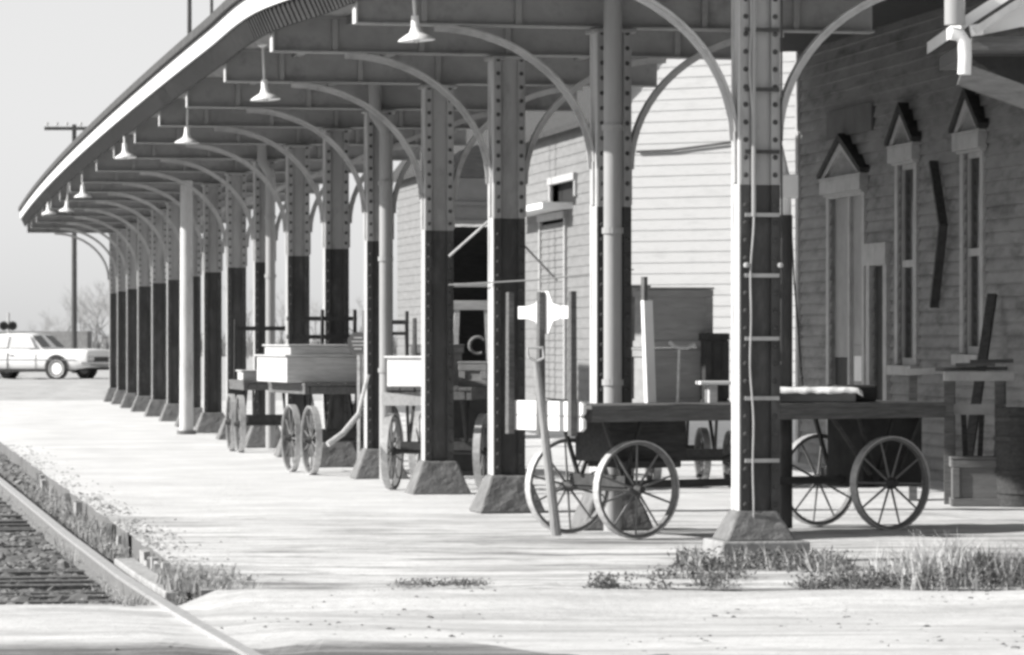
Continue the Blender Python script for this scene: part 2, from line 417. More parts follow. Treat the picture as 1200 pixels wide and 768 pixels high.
# ------------------------------------------------------------------ columns
def ellipse_path(sgn):
    pts=[]
    for k in range(17):
        t=k/16*math.pi/2; pts.append((sgn*(1.5-1.35*math.cos(t)),3.0+1.17*math.sin(t)))
    return pts
def make_column():
    root=thing('iron_column',(0,0,0),0,'x','column','iron columns in a row under the canopy')
    b=MB()
    b.box((0,0,.17),(.62,.56,.34),taper=(.57,.58)); bs=b.build('base',concrete,root,bevel=.02)
    sd_=bs.modifiers.new('cut','SUBSURF'); sd_.subdivision_type='SIMPLE'; sd_.levels=3; sd_.render_levels=3
    tx=bpy.data.textures.new('chips','CLOUDS'); tx.noise_scale=.09; tx.noise_depth=3
    dp=bs.modifiers.new('chips','DISPLACE'); dp.texture=tx; dp.strength=.02; dp.mid_level=.55; dp.texture_coords='GLOBAL'
    TR=2.68
    for nm,z0,z1,m in (('lower_shaft',.34,TR,dark_paint),('upper_shaft',TR,4.16,light_paint)):
        s=MB()
        s.box((0,0,(z0+z1)/2),(.20,.18,z1-z0))
        for sx in (-1,1):
            for sy in (-1,1):
                s.box((sx*.112,sy*.118,(z0+z1)/2),(.066,.016,z1-z0))        # angle-iron legs
            if not (sx==-1): s.box((sx*.137,0,(z0+z1)/2),(.016,.22,z1-z0))
        for sx in (-1,1):                                                     # rivets
            z=z0+.07
            while z<z1-.03:
                M=Matrix.Translation((sx*.108,-.126,z))@Matrix.Rotation(R(90),4,'X')
                s.lathe([(.020,0),(.017,.008),(.001,.013)],7,M,1); z+=.125
        if nm=='upper_shaft': s.box((0,0,4.145),(.36,.34,.03))
        s.build(nm,[m,mat('rusty rivets',.06,.8,.4,20,0)],root,bevel=.004)
    p=MB(); p.box((-.137,0,(.34+4.13)/2),(.016,.22,3.79)); 
    for sy in (-1,1): p.box((-.149,sy*.09,(.34+4.13)/2),(.008,.05,3.79))
    p.build('side_plate',white_plate,root)  # left face coloured pale to strengthen its sunlit look
    for sg in (-1,1):
        k=MB(); pts=ellipse_path(sg)
        for sect in ([(-.05,-.009),(.05,-.009),(.05,.009),(-.05,.009)],[(-.008,-.046),(.008,-.046),(.008,-.0091),(-.008,-.0091)]):
            vs=[];n_=4
            for q,p_ in enumerate(pts):
                a=pts[max(q-1,0)]; c=pts[min(q+1,len(pts)-1)]
                d=Vector((c[0]-a[0],c[1]-a[1])).normalized(); nr=Vector((-d.y,d.x))*(1 if sg>0 else -1)   # outward = up and towards the column
                for yy,h in sect: vs.append((p_[0]+nr.x*h,yy,p_[1]+nr.y*h))
            fs=[(i*n_+q,(i+1)*n_+q,(i+1)*n_+(q+1)%n_,i*n_+(q+1)%n_) for i in range(len(pts)-1) for q in range(n_)]
            fs+=[(3,2,1,0),tuple(len(vs)-4+q for q in range(4))]
            k.add(vs,fs)
        k.box((sg*.158,0,2.88),(.022,.1,.36))
        k.build('bracket',mat('bracket paint',.44,.5,.15,4,.1,dirt=.5,dirt_v=.2,dscale=5),root)
    return root
proto=make_column()
ordn=['first','second','third','fourth','fifth','sixth','seventh','eighth','ninth','tenth','eleventh','twelfth','thirteenth','fourteenth','fifteenth','sixteenth','last']
extra={0:'nearest iron column, thick, with iron bands and raised on a concrete plinth',1:'iron column behind the front wagon with a round drain pipe beside it',
2:'iron column just left of the front wagon rack, third from the right',3:'iron column standing between the two middle wagons, fourth from the right',
4:'iron column with bent rain pipe at its side, fifth from the right',5:'iron column behind the near crate wagon, sixth from the right',16:'farthest iron column at the far end of the canopy'}
roots=[]
for i,p in enumerate(C):
    o=proto if i==0 else copy_tree(proto)
    t=tang(i); o.location=p if i else Vector((p.x,p.y,.155)); o.rotation_euler=(0,0,math.atan2(t.y,t.x)-R(90))
    o['label']=extra.get(i,'slim two tone iron column under the canopy, %s from the right'%ordn[i]); roots.append(o)
# column nearest: bands, cable, plinth
A=roots[0]
for ch in kids(A):
    if ch.name.startswith('base'): ch.scale=(.82,.85,.62); ch.location=(-.02,0,.0)
    if ch.name.startswith('lower_shaft'): 
        ch.location=(0,0,-.155); 
    elif not ch.name.startswith('base'): ch.location=(0,0,-.155)
for k,yy in enumerate((35,105,178,252,323,397,467,540)):
    z=pz(yy,27.87)-.155
    mb=MB(); mb.box((0.01,-.137,0),(.25,.012,.028)); o=mb.build('band',trim_grey if k>2 else iron,A); o.location=(0,0,z)
mb=MB(); pts=[(-.07+.012*math.sin(z*3.1)+.006*math.sin(z*9),-.155,z) for z in frange(-.05,4.2,.08)]; mb.tube(pts,.007,6); mb.build('cable',trim_grey,A)
mb=MB(); mb.tube([(.145,-.15,1.25),(.15,-.15,2.2),(.146,-.15,3.0),(.15,-.15,4.1)],.007,6); mb.build('cable',iron,A)
mb=MB(); mb.tube([(-.055,-.15,2.3),(-.055,-.15,4.1)],.016,8); mb.build('conduit',light_paint,A)
for dx in (-.11,.135):
    mb=MB(); mb.lathe([(.001,-.02),(.02,-.015),(.024,0),(.02,.015),(.001,.02)],12); o=mb.build('insulator',trim_grey,A,smooth=True); o.location=(dx,-.16,pz(311,27.87)-.155)
mb=MB(); mb.box((0,0,-.19),(.66,.62,.38),taper=(.97,.97)); o=mb.build('plinth',plinth_con,A,bevel=.015)
# stay rods on the third column and a thin pipe
Bc=roots[2]
mb=MB()
mb.tube([(-.14,.17,2.66),(-.50,.2,2.34)],.013,6); mb.tube([(.14,.17,2.50),(.52,.22,2.12)],.013,6)
mb.build('stay_rod',white_plate,Bc)
mb=MB(); a=Vector((px(526,36.6),36.6,pz(334,36.6))); b=Vector((px(742,33.0),33.0,pz(316,33.0)))
mb.tube([a,a.lerp(b,.5)+Vector((0,0,-.02)),b],.007,6)
tag(mb.build('stay_wire',mat('dull wire',.16,.6,.1,9,0)),'thin pale wire strung between the second and third columns from the right','wire')

# ------------------------------------------------------------------ canopy
can=thing('platform_canopy',(0,0,0),0,'long curving platform canopy with pale fascia and open iron beams','canopy')
t0=tang(0); t1=tang(len(C)-1)
path=[(C[0]-t0*.85,(t0.y,-t0.x))]
for i in range(len(C)-1):
    p0_=C[i-1] if i else C[0]*2-C[1]; p1_=C[i]; p2_=C[i+1]; p3_=C[i+2] if i+2<len(C) else C[-1]*2-C[-2]
    for k in range(6):
        u=k/6; f=lambda a,b,c,d,u: .5*((2*b)+(-a+c)*u+(2*a-5*b+4*c-d)*u*u+(-a+3*b-3*c+d)*u**3)
        P_=Vector([f(p0_[q],p1_[q],p2_[q],p3_[q],u) for q in range(3)]); tt=tang(i).lerp(tang(i+1),u).normalized()
        path.append((P_,(tt.y,-tt.x)))
path.append((C[-1],(t1.y,-t1.x)))
path.append((C[-1]+t1*.25,(t1.y,-t1.x)))
def sw(name,poly,m,**k): 
    mb=MB(); mb.sweep(path,poly); return mb.build(name,m,can,**k)
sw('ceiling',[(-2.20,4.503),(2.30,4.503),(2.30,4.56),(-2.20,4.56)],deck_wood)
sw('fascia',[(-2.34,4.52),(-2.31,4.52),(-2.31,4.70),(-2.34,4.70)],white_paint)
sw('roof_edge',[(-2.39,4.703),(-2.25,4.72),(-2.25,4.83),(-2.39,4.79)],tar)
sw('roof',[(-2.25,4.565),(2.36,4.565),(2.36,4.70),(.9,7.1),(.8,7.1),(-2.25,4.83)],tar)  # hidden ridge raised so the roof shades the station wall
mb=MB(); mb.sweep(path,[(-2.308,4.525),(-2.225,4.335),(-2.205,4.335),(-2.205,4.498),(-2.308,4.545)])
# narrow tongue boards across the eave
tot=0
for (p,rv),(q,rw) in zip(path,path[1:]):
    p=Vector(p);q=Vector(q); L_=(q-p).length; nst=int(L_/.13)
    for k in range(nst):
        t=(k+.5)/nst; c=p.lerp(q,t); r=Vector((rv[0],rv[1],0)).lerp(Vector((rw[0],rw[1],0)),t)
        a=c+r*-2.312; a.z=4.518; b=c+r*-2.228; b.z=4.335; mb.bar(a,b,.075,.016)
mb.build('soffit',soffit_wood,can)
for off in (-1.45,-.55,.55,1.45):
    sw('purlin',[(off-.04,4.43),(off+.04,4.43),(off+.04,4.50),(off-.04,4.50)],beam_paint)
bm=MB()
bm.box((.06,0,4.335),(4.44,.016,.30)); bm.box((.06,0,4.178),(4.44,.15,.016)); bm.box((.06,0,4.492),(4.44,.15,.016))
for sx in (-1,-.5,0,.5,1): bm.box((sx*1.6,0,4.335),(.05,.1,.29))
beamm=bm.mesh('beam',beam_paint)
ep=MB(); ep.box((-2.17,0,4.265),(.016,.15,.18)); epm=ep.mesh('end_plate',white_plate)
rp=MB(); rp.box((2.288,0,4.335),(.016,.15,.30)); rpm=rp.mesh('end_plate',beam_paint)
for i,p in enumerate(C):
    t=tang(i); a=math.atan2(t.y,t.x)-R(90)
    for nm,me in (('beam',beamm),('end_plate',epm)):
        o=bpy.data.objects.new(nm,me); col.objects.link(o); o.parent=can; o.location=(p.x,p.y,0); o.rotation_euler=(0,0,a)

# ------------------------------------------------------------------ lamps
def make_lamp():
    root=thing('pendant_lamp',(0,0,0),0,'x','lamp','white enamel lamps under the canopy')
    m=MB(); m.lathe([(.001,.19),(.03,.19),(.036,.10),(.055,.055),(.10,.03),(.145,.0),(.15,-.012),(.145,-.012),(.095,.018),(.04,.04),(.001,.06)],24); m.build('shade',enamel,root,smooth=True)
    m=MB(); m.tube([(0,0,.18),(0,0,.54)],.013,8); m.lathe([(.001,.55),(.05,.55),(.05,.53),(.013,.51)],14); m.build('stem',enamel,root,smooth=True)
    m=MB(); m.lathe([(.001,-.03),(.022,-.02),(.03,0),(.02,.03),(.012,.05)],12); m.build('bulb',mat('bulb glass',.6,.2,.02,3,0),root,smooth=True)
    return root
lampP=[(488,31.4,3.98,'first and largest white enamel pendant lamp, above the front wagon rack'),(311,38.9,3.96,'second white enamel pendant lamp from the near end, on a long stem'),(219,47.6,3.96,'third white enamel pendant lamp from the near end of the canopy'),(135,53.5,4.05,'fourth white enamel pendant lamp, close under the canopy edge'),(97,66.0,3.96,'fifth white enamel pendant lamp, toward the far end'),(78,73.5,3.96,'sixth white enamel pendant lamp, second from the far end'),(57,79.5,4.1,'farthest white enamel pendant lamp at the far end of the canopy')]
lp=make_lamp()
for i,(x,Y,z,lab) in enumerate(lampP):
    o=lp if i==0 else copy_tree(lp)
    X=px(x,Y); X=max(X,rowX(Y)-2.24)
    o.location=(X,Y,z); o.rotation_euler=(R(random.uniform(-3,3)),R(random.uniform(-4,4)),0); o['label']=lab

# ------------------------------------------------------------------ pipes and round post
def pipe(x,Y,r,ztop,lab,elbow=True,zb=0.0,dark_to=None):
    X=px(x,Y); root=thing('drain_pipe',(X,Y,0),0,lab,'drain pipe','rain pipes beside the columns')
    m=MB(); m.tube([(0,0,zb),(0,0,ztop)],r,16); m.build('pipe',pipe_paint,root,smooth=True)
    if dark_to:
        m=MB(); m.tube([(0,0,zb),(0,0,dark_to)],r+.006,16); m.build('painted_section',dark_paint,root,smooth=True)
    if elbow:
        m=MB(); m.tube([(0,0,ztop),(-.01,0,ztop+.06),(-.05,.0,ztop+.12),(-.12,0,ztop+.22),(-.13,0,4.49)],r*.98,14); m.build('elbow',pipe_paint,root,smooth=True)
    for z in (1.2,2.45,3.3):
        m=MB(); m.lathe([(r+.004,z),(r+.014,z),(r+.014,z+.05),(r+.004,z+.05)],16); m.build('strap',pipe_paint,root)
pipe(718,32.35,.075,4.49,'thick round rain pipe in front of the column behind the front wagon',False)
pipe(452,44.05,.072,3.88,'rain pipe with bent elbow top on the fifth column from the right',True)
pipe(317,56.5,.07,3.9,'rain pipe with elbow among the middle far columns',True)
root=thing('drain_pipe',(px(921,32.9),32.9,0),0,'rain pipe right of the nearest column, white above and dark below','drain pipe','rain pipes beside the columns')
m=MB(); m.tube([(0,0,2.62),(0,0,2.95)],.045,16); m.tube([(0,0,2.95),(-.05,.1,3.2),(-.12,.15,3.4),(-.12,.15,4.49)],.032,12); m.build('pipe',white_paint,root,smooth=True)
m=MB(); m.tube([(0,0,0),(0,0,2.62)],.055,14); m.build('lower_pipe',dark_paint,root,smooth=True)
m=MB(); m.box((.0,0,2.86),(.2,.16,.2)); m.build('leader_box',white_paint,root,bevel=.01)
Yp=64.6
root=thing('round_post',(px(218.5,Yp),Yp,0),0,'plain round pale post standing just outside the far row of columns','post')
m=MB(); m.tube([(0,0,0),(0,0,4.17)],[.115,.1],18); m.build('pole',white_plate,root,smooth=True)
m=MB(); m.lathe([(.001,.06),(.16,.06),(.16,0)],18); m.build('base_plate',concrete,root)

# ------------------------------------------------------------------ walls of boards
def clap(mb,p0,d,n,L,z0,z1,openings=(),pitch=.13,lim=None,mi=0):
    d=Vector(d).normalized(); n=Vector(n).normalized(); p0=Vector(p0); z=z0
    while z<z1-1e-4:
        zt=min(z+pitch,z1); a0,a1=0,L
        if lim: a0,a1=lim((z+zt)/2)
        segs=[(a0,a1)]
        for (u0,u1,w0,w1) in openings:
            if zt<=w0+.02 or z>=w1-.02: continue
            ns=[]
            for s0,s1 in segs:
                if u1<=s0 or u0>=s1: ns.append((s0,s1)); continue
                if u0>s0: ns.append((s0,u0))
                if u1<s1: ns.append((u1,s1))
            segs=ns
        for s0,s1 in segs:
            if s1-s0<.01: continue
            A=p0+d*s0;B=p0+d*s1
            lp_=.042 if pitch<.2 else .026
            mb.add([A+n*lp_+Vector((0,0,z)),B+n*lp_+Vector((0,0,z)),B+n*.006+Vector((0,0,zt)),A+n*.006+Vector((0,0,zt)),A+Vector((0,0,z)),B+Vector((0,0,z)),A+Vector((0,0,zt)),B+Vector((0,0,zt))],
                   [(0,1,2,3),(0,4,5,1),(0,3,6,4),(1,5,7,2)],mi)
        z=zt
# station: wall line parallel to the row
WD=Vector((-.16,1,0)).normalized(); WN=Vector((-WD.y,WD.x,0))
w0=Vector((11.68-.16*25,25,0)); 
def wallt(x): # pixel column on the wall -> distance along it
    Y=11.68/(.16+(x-600)/F); return (Y-25)*math.sqrt(1+.16**2),Y
tend,_=wallt(938)
st=thing('station_building',(w0.x,w0.y,0),math.atan2(WD.y,WD.x),'weathered clapboard station building in shade with gabled window hoods','building')
# local frame: x along the wall (away), y = outward normal (left side of travel) so WN -> +y
def zat(y,Y): return pz(y,Y)
ops=[]
def opening(x0,x1,ytop,ybot,ztop=None,zbot=None):
    a,Ya=wallt(x1); b,Yb=wallt(x0); Ym=(Ya+Yb)/2
    return (a,b,zbot if zbot is not None else pz(ybot,Ym), ztop if ztop is not None else pz(ytop,Ym))
door=opening(976,1015,226,0,zbot=.05); small=opening(1026,1042,310,0,zbot=.05)
win1=opening(1057,1076,190,428); win2=opening(1134,1154,176,415)
ops=[door,small,win1,win2]
mb=MB(); clap(mb,(0,0,0),(1,0,0),(0,1,0),tend,0,5.6,ops,.135); 
mb.box((tend/2,-3.0,2.8),(tend-.02,5.88,5.6))
# reveals: dark boxes are cut by setting the core back behind the openings
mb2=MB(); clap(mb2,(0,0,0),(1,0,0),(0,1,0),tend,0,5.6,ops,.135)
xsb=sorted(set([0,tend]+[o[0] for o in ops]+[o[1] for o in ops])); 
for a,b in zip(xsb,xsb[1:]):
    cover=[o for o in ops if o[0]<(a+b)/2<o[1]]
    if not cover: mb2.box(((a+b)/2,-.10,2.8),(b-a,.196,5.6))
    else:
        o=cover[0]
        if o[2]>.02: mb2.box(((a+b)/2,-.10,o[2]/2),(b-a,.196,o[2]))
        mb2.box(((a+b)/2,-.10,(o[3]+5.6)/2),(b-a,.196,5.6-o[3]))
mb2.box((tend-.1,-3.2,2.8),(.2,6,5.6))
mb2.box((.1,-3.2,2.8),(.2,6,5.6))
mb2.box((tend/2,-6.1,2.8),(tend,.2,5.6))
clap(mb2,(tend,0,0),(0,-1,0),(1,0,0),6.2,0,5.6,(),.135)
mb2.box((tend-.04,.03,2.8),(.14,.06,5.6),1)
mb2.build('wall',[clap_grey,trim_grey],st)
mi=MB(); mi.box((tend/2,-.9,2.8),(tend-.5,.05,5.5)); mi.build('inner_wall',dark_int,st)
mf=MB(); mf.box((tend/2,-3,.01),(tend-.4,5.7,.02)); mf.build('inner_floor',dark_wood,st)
def hood(op,name,lab,kind):
    a,b,z0,z1=op; cx=(a+b)/2; w=b-a
    root_part=MB()
    tw=.12                                                    # casing
    root_part.box((a-tw/2,.035,(z0+z1)/2),(tw,.05,z1-z0)); root_part.box((b+tw/2,.035,(z0+z1)/2),(tw,.05,z1-z0))
    if kind=='door': root_part.box(((a+b)/2,.02,z1-.02),(w+.02,.07,.06))
    if kind!='door': root_part.box((cx,.06,z0-.06),(w+2*tw+.1,.16,.11))
    fr=root_part.build(name,trim_grey,st,bevel=.008,label=lab)
    h=MB(); hw=w/2+tw+.06
    h.box((cx,.075,z1+.09),(2*hw,.11,.17)); h.box((cx,.05,z1-.01),(2*hw-.10,.09,.03)); h.box((cx,.065,z1+.19),(2*hw+.04,.13,.03))
    h.build('lintel',trim_grey,fr,bevel=.008)
    zb=z1+.207; rise=.42 if kind=='door' else .38; g=MB()
    g.prism([(-hw*.8,0),(hw*.8,0),(0,rise*.8)],lambda p:(cx+p[0],.015,zb+p[1]),lambda p:(cx+p[0],.07,zb+p[1])); 
    g.build('gable',clap_grey,fr)
    rk=MB()
    for sg in (-1,1): rk.prism([(sg*hw,0),(sg*(hw-.15),0),(0,rise-.11),(0,rise)],lambda p:(cx+p[0],.02,zb+p[1]),lambda p:(cx+p[0],.11,zb+p[1]))
    rk.build('rake_board',trim_grey,fr)
    r=MB()
    for sg in (-1,1): r.prism([(sg*(hw+.07),.0),(sg*(hw+.07),.05),(0,rise+.09),(0,rise+.003),(sg*hw,.003)],lambda p:(cx+p[0],.01,zb+p[1]),lambda p:(cx+p[0],.145,zb+p[1]))
    r.build('hood_roof',shingle,fr)
    return fr
f1=hood(win1,'window',None,'win'); f2=hood(win2,'window',None,'win'); f3=hood(door,'door_frame',None,'door')
for f,op in ((f1,win1),(f2,win2)):
    a,b,z0,z1=op; s=MB(); cx=(a+b)/2; 
    for zz in (z0+.04,(z0+z1)/2,z1-.04): s.box((cx,-.025,zz),(b-a,.05,.08))
    for xx in (a+.0225,b-.0225): s.box((xx,-.025,(z0+z1)/2),(.045,.049,z1-z0))
    s.build('sash',trim_grey,f)
    g=MB(); g.box((cx,-.035,(z0+z1)/2),(b-a,.012,z1-z0)); g.build('pane',glass,f)
# small door: casing and dark leaf
a,b,z0,z1=small; cx=(a+b)/2; s=MB()
s.box((a-.08,.04,z1/2),(.16,.08,z1)); s.box((b+.08,.04,z1/2),(.16,.08,z1)); s.box((cx,.05,z1+.12),(b-a+.36,.1,.26))
fr=s.build('side_door',trim_grey,st,bevel=.006); s=MB(); s.box((cx,-.03,(z0+z1)/2),(b-a,.04,z1-z0)); s.build('leaf',black_fibre,fr)
# big door: pale right leaf standing open inside, pale left panel with a dark lower opening, transom
a,b,z0,z1=door; w=b-a
s=MB(); s.box((b-.42*w/2,-.05,(1.35+z1-.05)/2),(.42*w,.04,z1-.05-1.35)); s.build('door_panel',door_paint,f3)
s=MB(); s.box((b-.42*w/2,-.055,.7),(.42*w,.04,1.28)); s.build('dark_panel',black_fibre,f3)
s=MB(); s.box((b-.5*w,-.04,z1/2),(.1,.1,z1-.1)); s.build('mullion',trim_grey,f3)
s=MB(); s.box((a+.25*w,-.06,z1/2),(.48*w,.05,z1-.04)); s.box((a+.25*w,-.03,1.25),(.3*w,.012,.5)); lf=s.build('leaf',door_paint,f3,bevel=.01)
s=MB(); s.box((a+.27*w,-.022,1.22),(.24*w,.012,.30)); s.build('notice',white_paint,lf)
# eave, roof and porch
tz=5.18
s=MB(); s.prism([(1.9,tz),(-.02,tz+.05),(-.02,tz+.30),(1.9,tz+.12)],lambda p:(0,p[0],p[1]),lambda p:(tend-.1,p[0],p[1])); s.build('eave',soffit_wood,st)  # overhang made deep so it shades the upper wall
s=MB(); s.prism([(1.93,tz+.125),(-3.1,tz+2.4),(-6.5,tz+.6),(-6.5,tz+.5)],lambda p:(-.2,p[0],p[1]),lambda p:(tend,p[0],p[1])); s.build('roof',shingle,st)
# faded sign board, wire and iron bars on the wall
def wx(x): return wallt(x)[0]
sb=MB(); a,b=wx(1027),wx(974); Ym=wallt(1000)[1]; sb.box(((a+b)/2,.045,pz(142,Ym)),(b-a,.03,.33)); tag(sb.build('wall_board',mat('faded board',.13,.9,.2,4,.1)),'faded blank board high on the station wall above the door','board')
bpy.data.objects['wall_board'].parent=None
bo=bpy.data.objects['wall_board']; bo.location=st.location; bo.rotation_euler=st.rotation_euler
def onwall(mb,name,m,lab,cat,**k):
    o=mb.build(name,m,**k); o.location=st.location; o.rotation_euler=st.rotation_euler; return tag(o,lab,cat)
def wp(x,y,out=.05): t,Y=wallt(x); return (t,out,pz(y,Y))
s=MB(); s.tube([wp(931,238,.06),wp(937,330,.07),wp(946,452,.06)],.012,6); onwall(s,'wall_wire',iron,'thin dark wire hanging down the left end of the station wall','wire')
s=MB(); s.bar(wp(1104,190,.10),wp(1118,266,.12),.10,.05); s.bar(wp(1118,262,.12),wp(1105,360,.10),.10,.05); onwall(s,'bent_bar',iron,'long bent dark iron bar fixed on the wall between the two windows','iron bar')
# porch roof at the right end (upper right corner of the view)
Yq=26.3; cx0=px(1128,Yq)
pr=thing('porch_roof',(cx0,Yq,0),0,'small bracketed porch roof with white gutter and down pipe at upper right','roof')
def pl(x,y,dy=0,dx=0): Y=Yq; return Vector((px(x,Y)-cx0+dx,dy,pz(y,Y)))
apx=(1500,-207); rgt=(1850,15)
s=MB()
for a_,b_ in (((1127,36),apx),(apx,rgt)):
    s.prism([(0,0),(1,0),(1,1),(0,1)],lambda p:pl(*a_)+Vector((0,p[0]*2.2,p[1]*.085)),lambda p:pl(*b_)+Vector((0,p[0]*2.2,p[1]*.085)))
s.build('roof',white_paint,pr)
s=MB(); s.bar(pl(1140,38,-.05),pl(1500,-197,-.05),.09,.05); s.build('rake_board',trim_grey,pr)
s=MB(); s.prism([(1152,40),(1152,32),(1500,-196),(1840,16),(1840,32),(1200,30)],lambda p:pl(*p)+Vector((0,.10,0)),lambda p:pl(*p)+Vector((0,.16,0))); s.build('gable_board',white_paint,pr)
s=MB(); s.prism([(0,0),(1,0),(1,1),(0,1)],lambda p:pl(1140,58)+Vector((0,p[0]*2.0+.06,p[1]*.09)),lambda p:pl(1840,56)+Vector((0,p[0]*2.0+.06,p[1]*.09))); s.build('tie_beam',old_wood,pr)
s=MB(); s.bar(pl(1128,86,.10),pl(1420,192,.10),.08,.15); s.build('bracket',old_wood,pr)
s=MB(); s.prism([(1135,60),(1420,58),(1420,185),(1135,84)],lambda p:pl(*p)+Vector((0,.5,0)),lambda p:pl(*p)+Vector((0,.56,0))); s.build('back_board',soffit_wood,pr)
s=MB(); a=pl(1425,58); s.box((a.x,.3,a.z/2),(.16,.16,a.z)); s.build('post',trim_grey,pr)
s=MB(); s.tube([pl(1118,-20,-.04),pl(1118,30,-.04)],.07,12); s.build('upper_pipe',pipe_paint,pr,smooth=True)
s=MB(); s.tube([pl(1114,40,-.05),pl(1124,42,-.05),pl(1129,50,-.05),pl(1130,66,-.05),pl(1129,88,-.05)],.045,12); s.build('down_pipe',white_paint,pr,smooth=True)
s=MB(); s.tube([pl(1136,37,-.05),pl(1150,35,-.05)],.04,10); s.build('gutter_spout',white_paint,pr,smooth=True)

# ------------------------------------------------------------------ far freight house
c0=Vector((px(712,95),95,0)); c1=Vector((px(712,95)+6.2,95-4.3,0)); dE=(c1-c0); LE=dE.length; dE.normalize(); nE=Vector((dE.y,-dE.x,0))
fh=thing('freight_house',(0,0,0),0,'tall gabled freight house beyond the station, white end wall and side coloured grey for shade','building')
mb=MB(); zw=7.2
def lim(z): 
    if z<=zw: return (0,LE)
    k=(z-zw)/1.0; return (min(k,LE/2),max(LE-k,LE/2))
clap(mb,c0,dE,nE,LE,0,zw+LE/2,(),.26,lim)
mb.build('end_wall',clap_white,fh)
sd=Vector((-.16,1,0)).normalized(); sn=Vector((-sd.y,sd.x,0))
def sidet(x): # pixel column on the side wall
    k=(x-600)/F; Y0=(c0.x+.16*95)/(k+.16); return (Y0-95)*math.sqrt(1+.0256),Y0
Ls=sidet(466)[0]
ds=[]
def sop(x0,x1,y0,y1):
    a,Ya=sidet(x1); b,Yb=sidet(x0); Y=(Ya+Yb)/2; return (a,b,max(.02,pz(y1,Y)),pz(y0,Y))
sw1=sop(648,676,214,233); sd1=sop(636,664,258,470)
mb=MB(); clap(mb,c0,sd,sn,Ls,0,zw,(sw1,sd1),.26); 
mb.build('side_wall',clap_shade,fh)  # side wall coloured darker in place of cast shade
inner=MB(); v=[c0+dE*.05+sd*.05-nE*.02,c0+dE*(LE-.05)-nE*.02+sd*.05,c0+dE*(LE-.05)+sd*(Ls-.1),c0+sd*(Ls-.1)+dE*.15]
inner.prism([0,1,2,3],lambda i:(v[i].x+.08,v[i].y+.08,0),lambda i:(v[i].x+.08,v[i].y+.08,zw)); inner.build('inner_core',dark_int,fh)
def sbox(op,t,m,name,grow=.18,dep=.08):
    a,b,z0,z1=op; s=MB()
    M=Matrix((( sd.x,sn.x,0),(sd.y,sn.y,0),(0,0,1)))
    def B(cx,cy,cz,dx,dy,dz): s.box(c0+sd*cx+sn*cy+Vector((0,0,cz)),(dx,dy,dz),M=M)
    B(a-grow/2,.05,(z0+z1)/2,grow,dep,z1-z0); B(b+grow/2,.05,(z0+z1)/2,grow,dep,z1-z0); B((a+b)/2,.06,z1+grow/2,b-a+2*grow,dep+.06,grow)
    return s.build(name,m,fh)
sbox(sw1,0,trim_grey,'window_frame'); sbox(sd1,0,trim_grey,'door_frame')
M3=Matrix(((sd.x,sn.x,0),(sd.y,sn.y,0),(0,0,1)))
a,b,z0,z1=sd1; s=MB(); zz=z0
while zz<z1-.1: s.box(c0+sd*((a+b)/2)+sn*.02+Vector((0,0,zz+.07)),(b-a,.03,.20),M=M3@Matrix.Rotation(R(9),3,'X')); zz+=.19
s.build('slatted_door',clap_shade,fh)
s=MB(); a,b=sidet(672)[0],sidet(618)[0]; Ym=sidet(645)[1]; s.box(c0+sd*((a+b)/2)+sn*.4+Vector((0,0,pz(246,Ym))),(b-a,.8,.16),M=M3); s.build('door_hood',white_paint,fh)
s=MB(); za=zw
p=[c0-sd*.3-Vector((.35,0,0)),c1-sd*.3+Vector((.35,0,0))]
rid=(c0+c1)/2
rf=MB()
for e,(pp) in enumerate((c0,c1)):
    out=(pp-rid).normalized()
    A=rid-sd*.35+Vector((0,0,zw+LE/2+.05)); Bq=pp+out*.45-sd*.35+Vector((0,0,zw-.40)); 
    A2=A+sd*(Ls+.5); B2=Bq+sd*(Ls+.5); up=Vector((0,0,.16))
    rf.add([A,Bq,B2,A2,A+up,Bq+up,B2+up,A2+up],[(0,1,2,3),(7,6,5,4),(0,4,5,1),(1,5,6,2),(2,6,7,3),(3,7,4,0)])
rf.build('roof',shingle,fh)
s=MB(); s.tube([c0+dE*.9+nE*.1+Vector((0,0,pz(178,94.4))),c0+dE*1.9+nE*.1+Vector((0,0,pz(176,93.7))),c0+dE*3.6+nE*.1+Vector((0,0,pz(166,92.5)))],.03,6); s.build('cable',iron,fh)

# ------------------------------------------------------------------ open storage shed between the third and fourth columns
Ysh=62.0; X0,X1=px(517,Ysh),px(606,Ysh)
sh=thing('storage_shed',((X0+X1)/2,Ysh,0),R(9),'small open fronted dark storage shed with pale fascia beyond the middle columns','shed')
w=X1-X0; zt=pz(262,Ysh)
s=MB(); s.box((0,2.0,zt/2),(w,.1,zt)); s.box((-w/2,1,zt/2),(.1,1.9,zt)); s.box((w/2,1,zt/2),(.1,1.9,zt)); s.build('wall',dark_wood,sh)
s=MB(); s.box((0,-.02,zt+.35),(w+.1,.1,.72)); s.box((0,-.09,zt+.31),(w+.1,.05,.05)); s.box((0,-.09,zt+.02),(w+.1,.05,.05)); s.build('fascia',mat('shed fascia paint',.22,.8,.15,3,.1),sh)
s=MB(); s.prism([(-w/2-.15,zt+.72),(w/2+.15,zt+.72),(0,zt+1.25)],lambda p:(p[0],-.06,p[1]),lambda p:(p[0],2.1,p[1])); s.build('roof',old_wood,sh)
for sx in (-1,1):
    s=MB(); s.box((sx*(w/2-.05),.02,zt/2),(.1,.1,zt)); s.build('post',old_wood,sh)

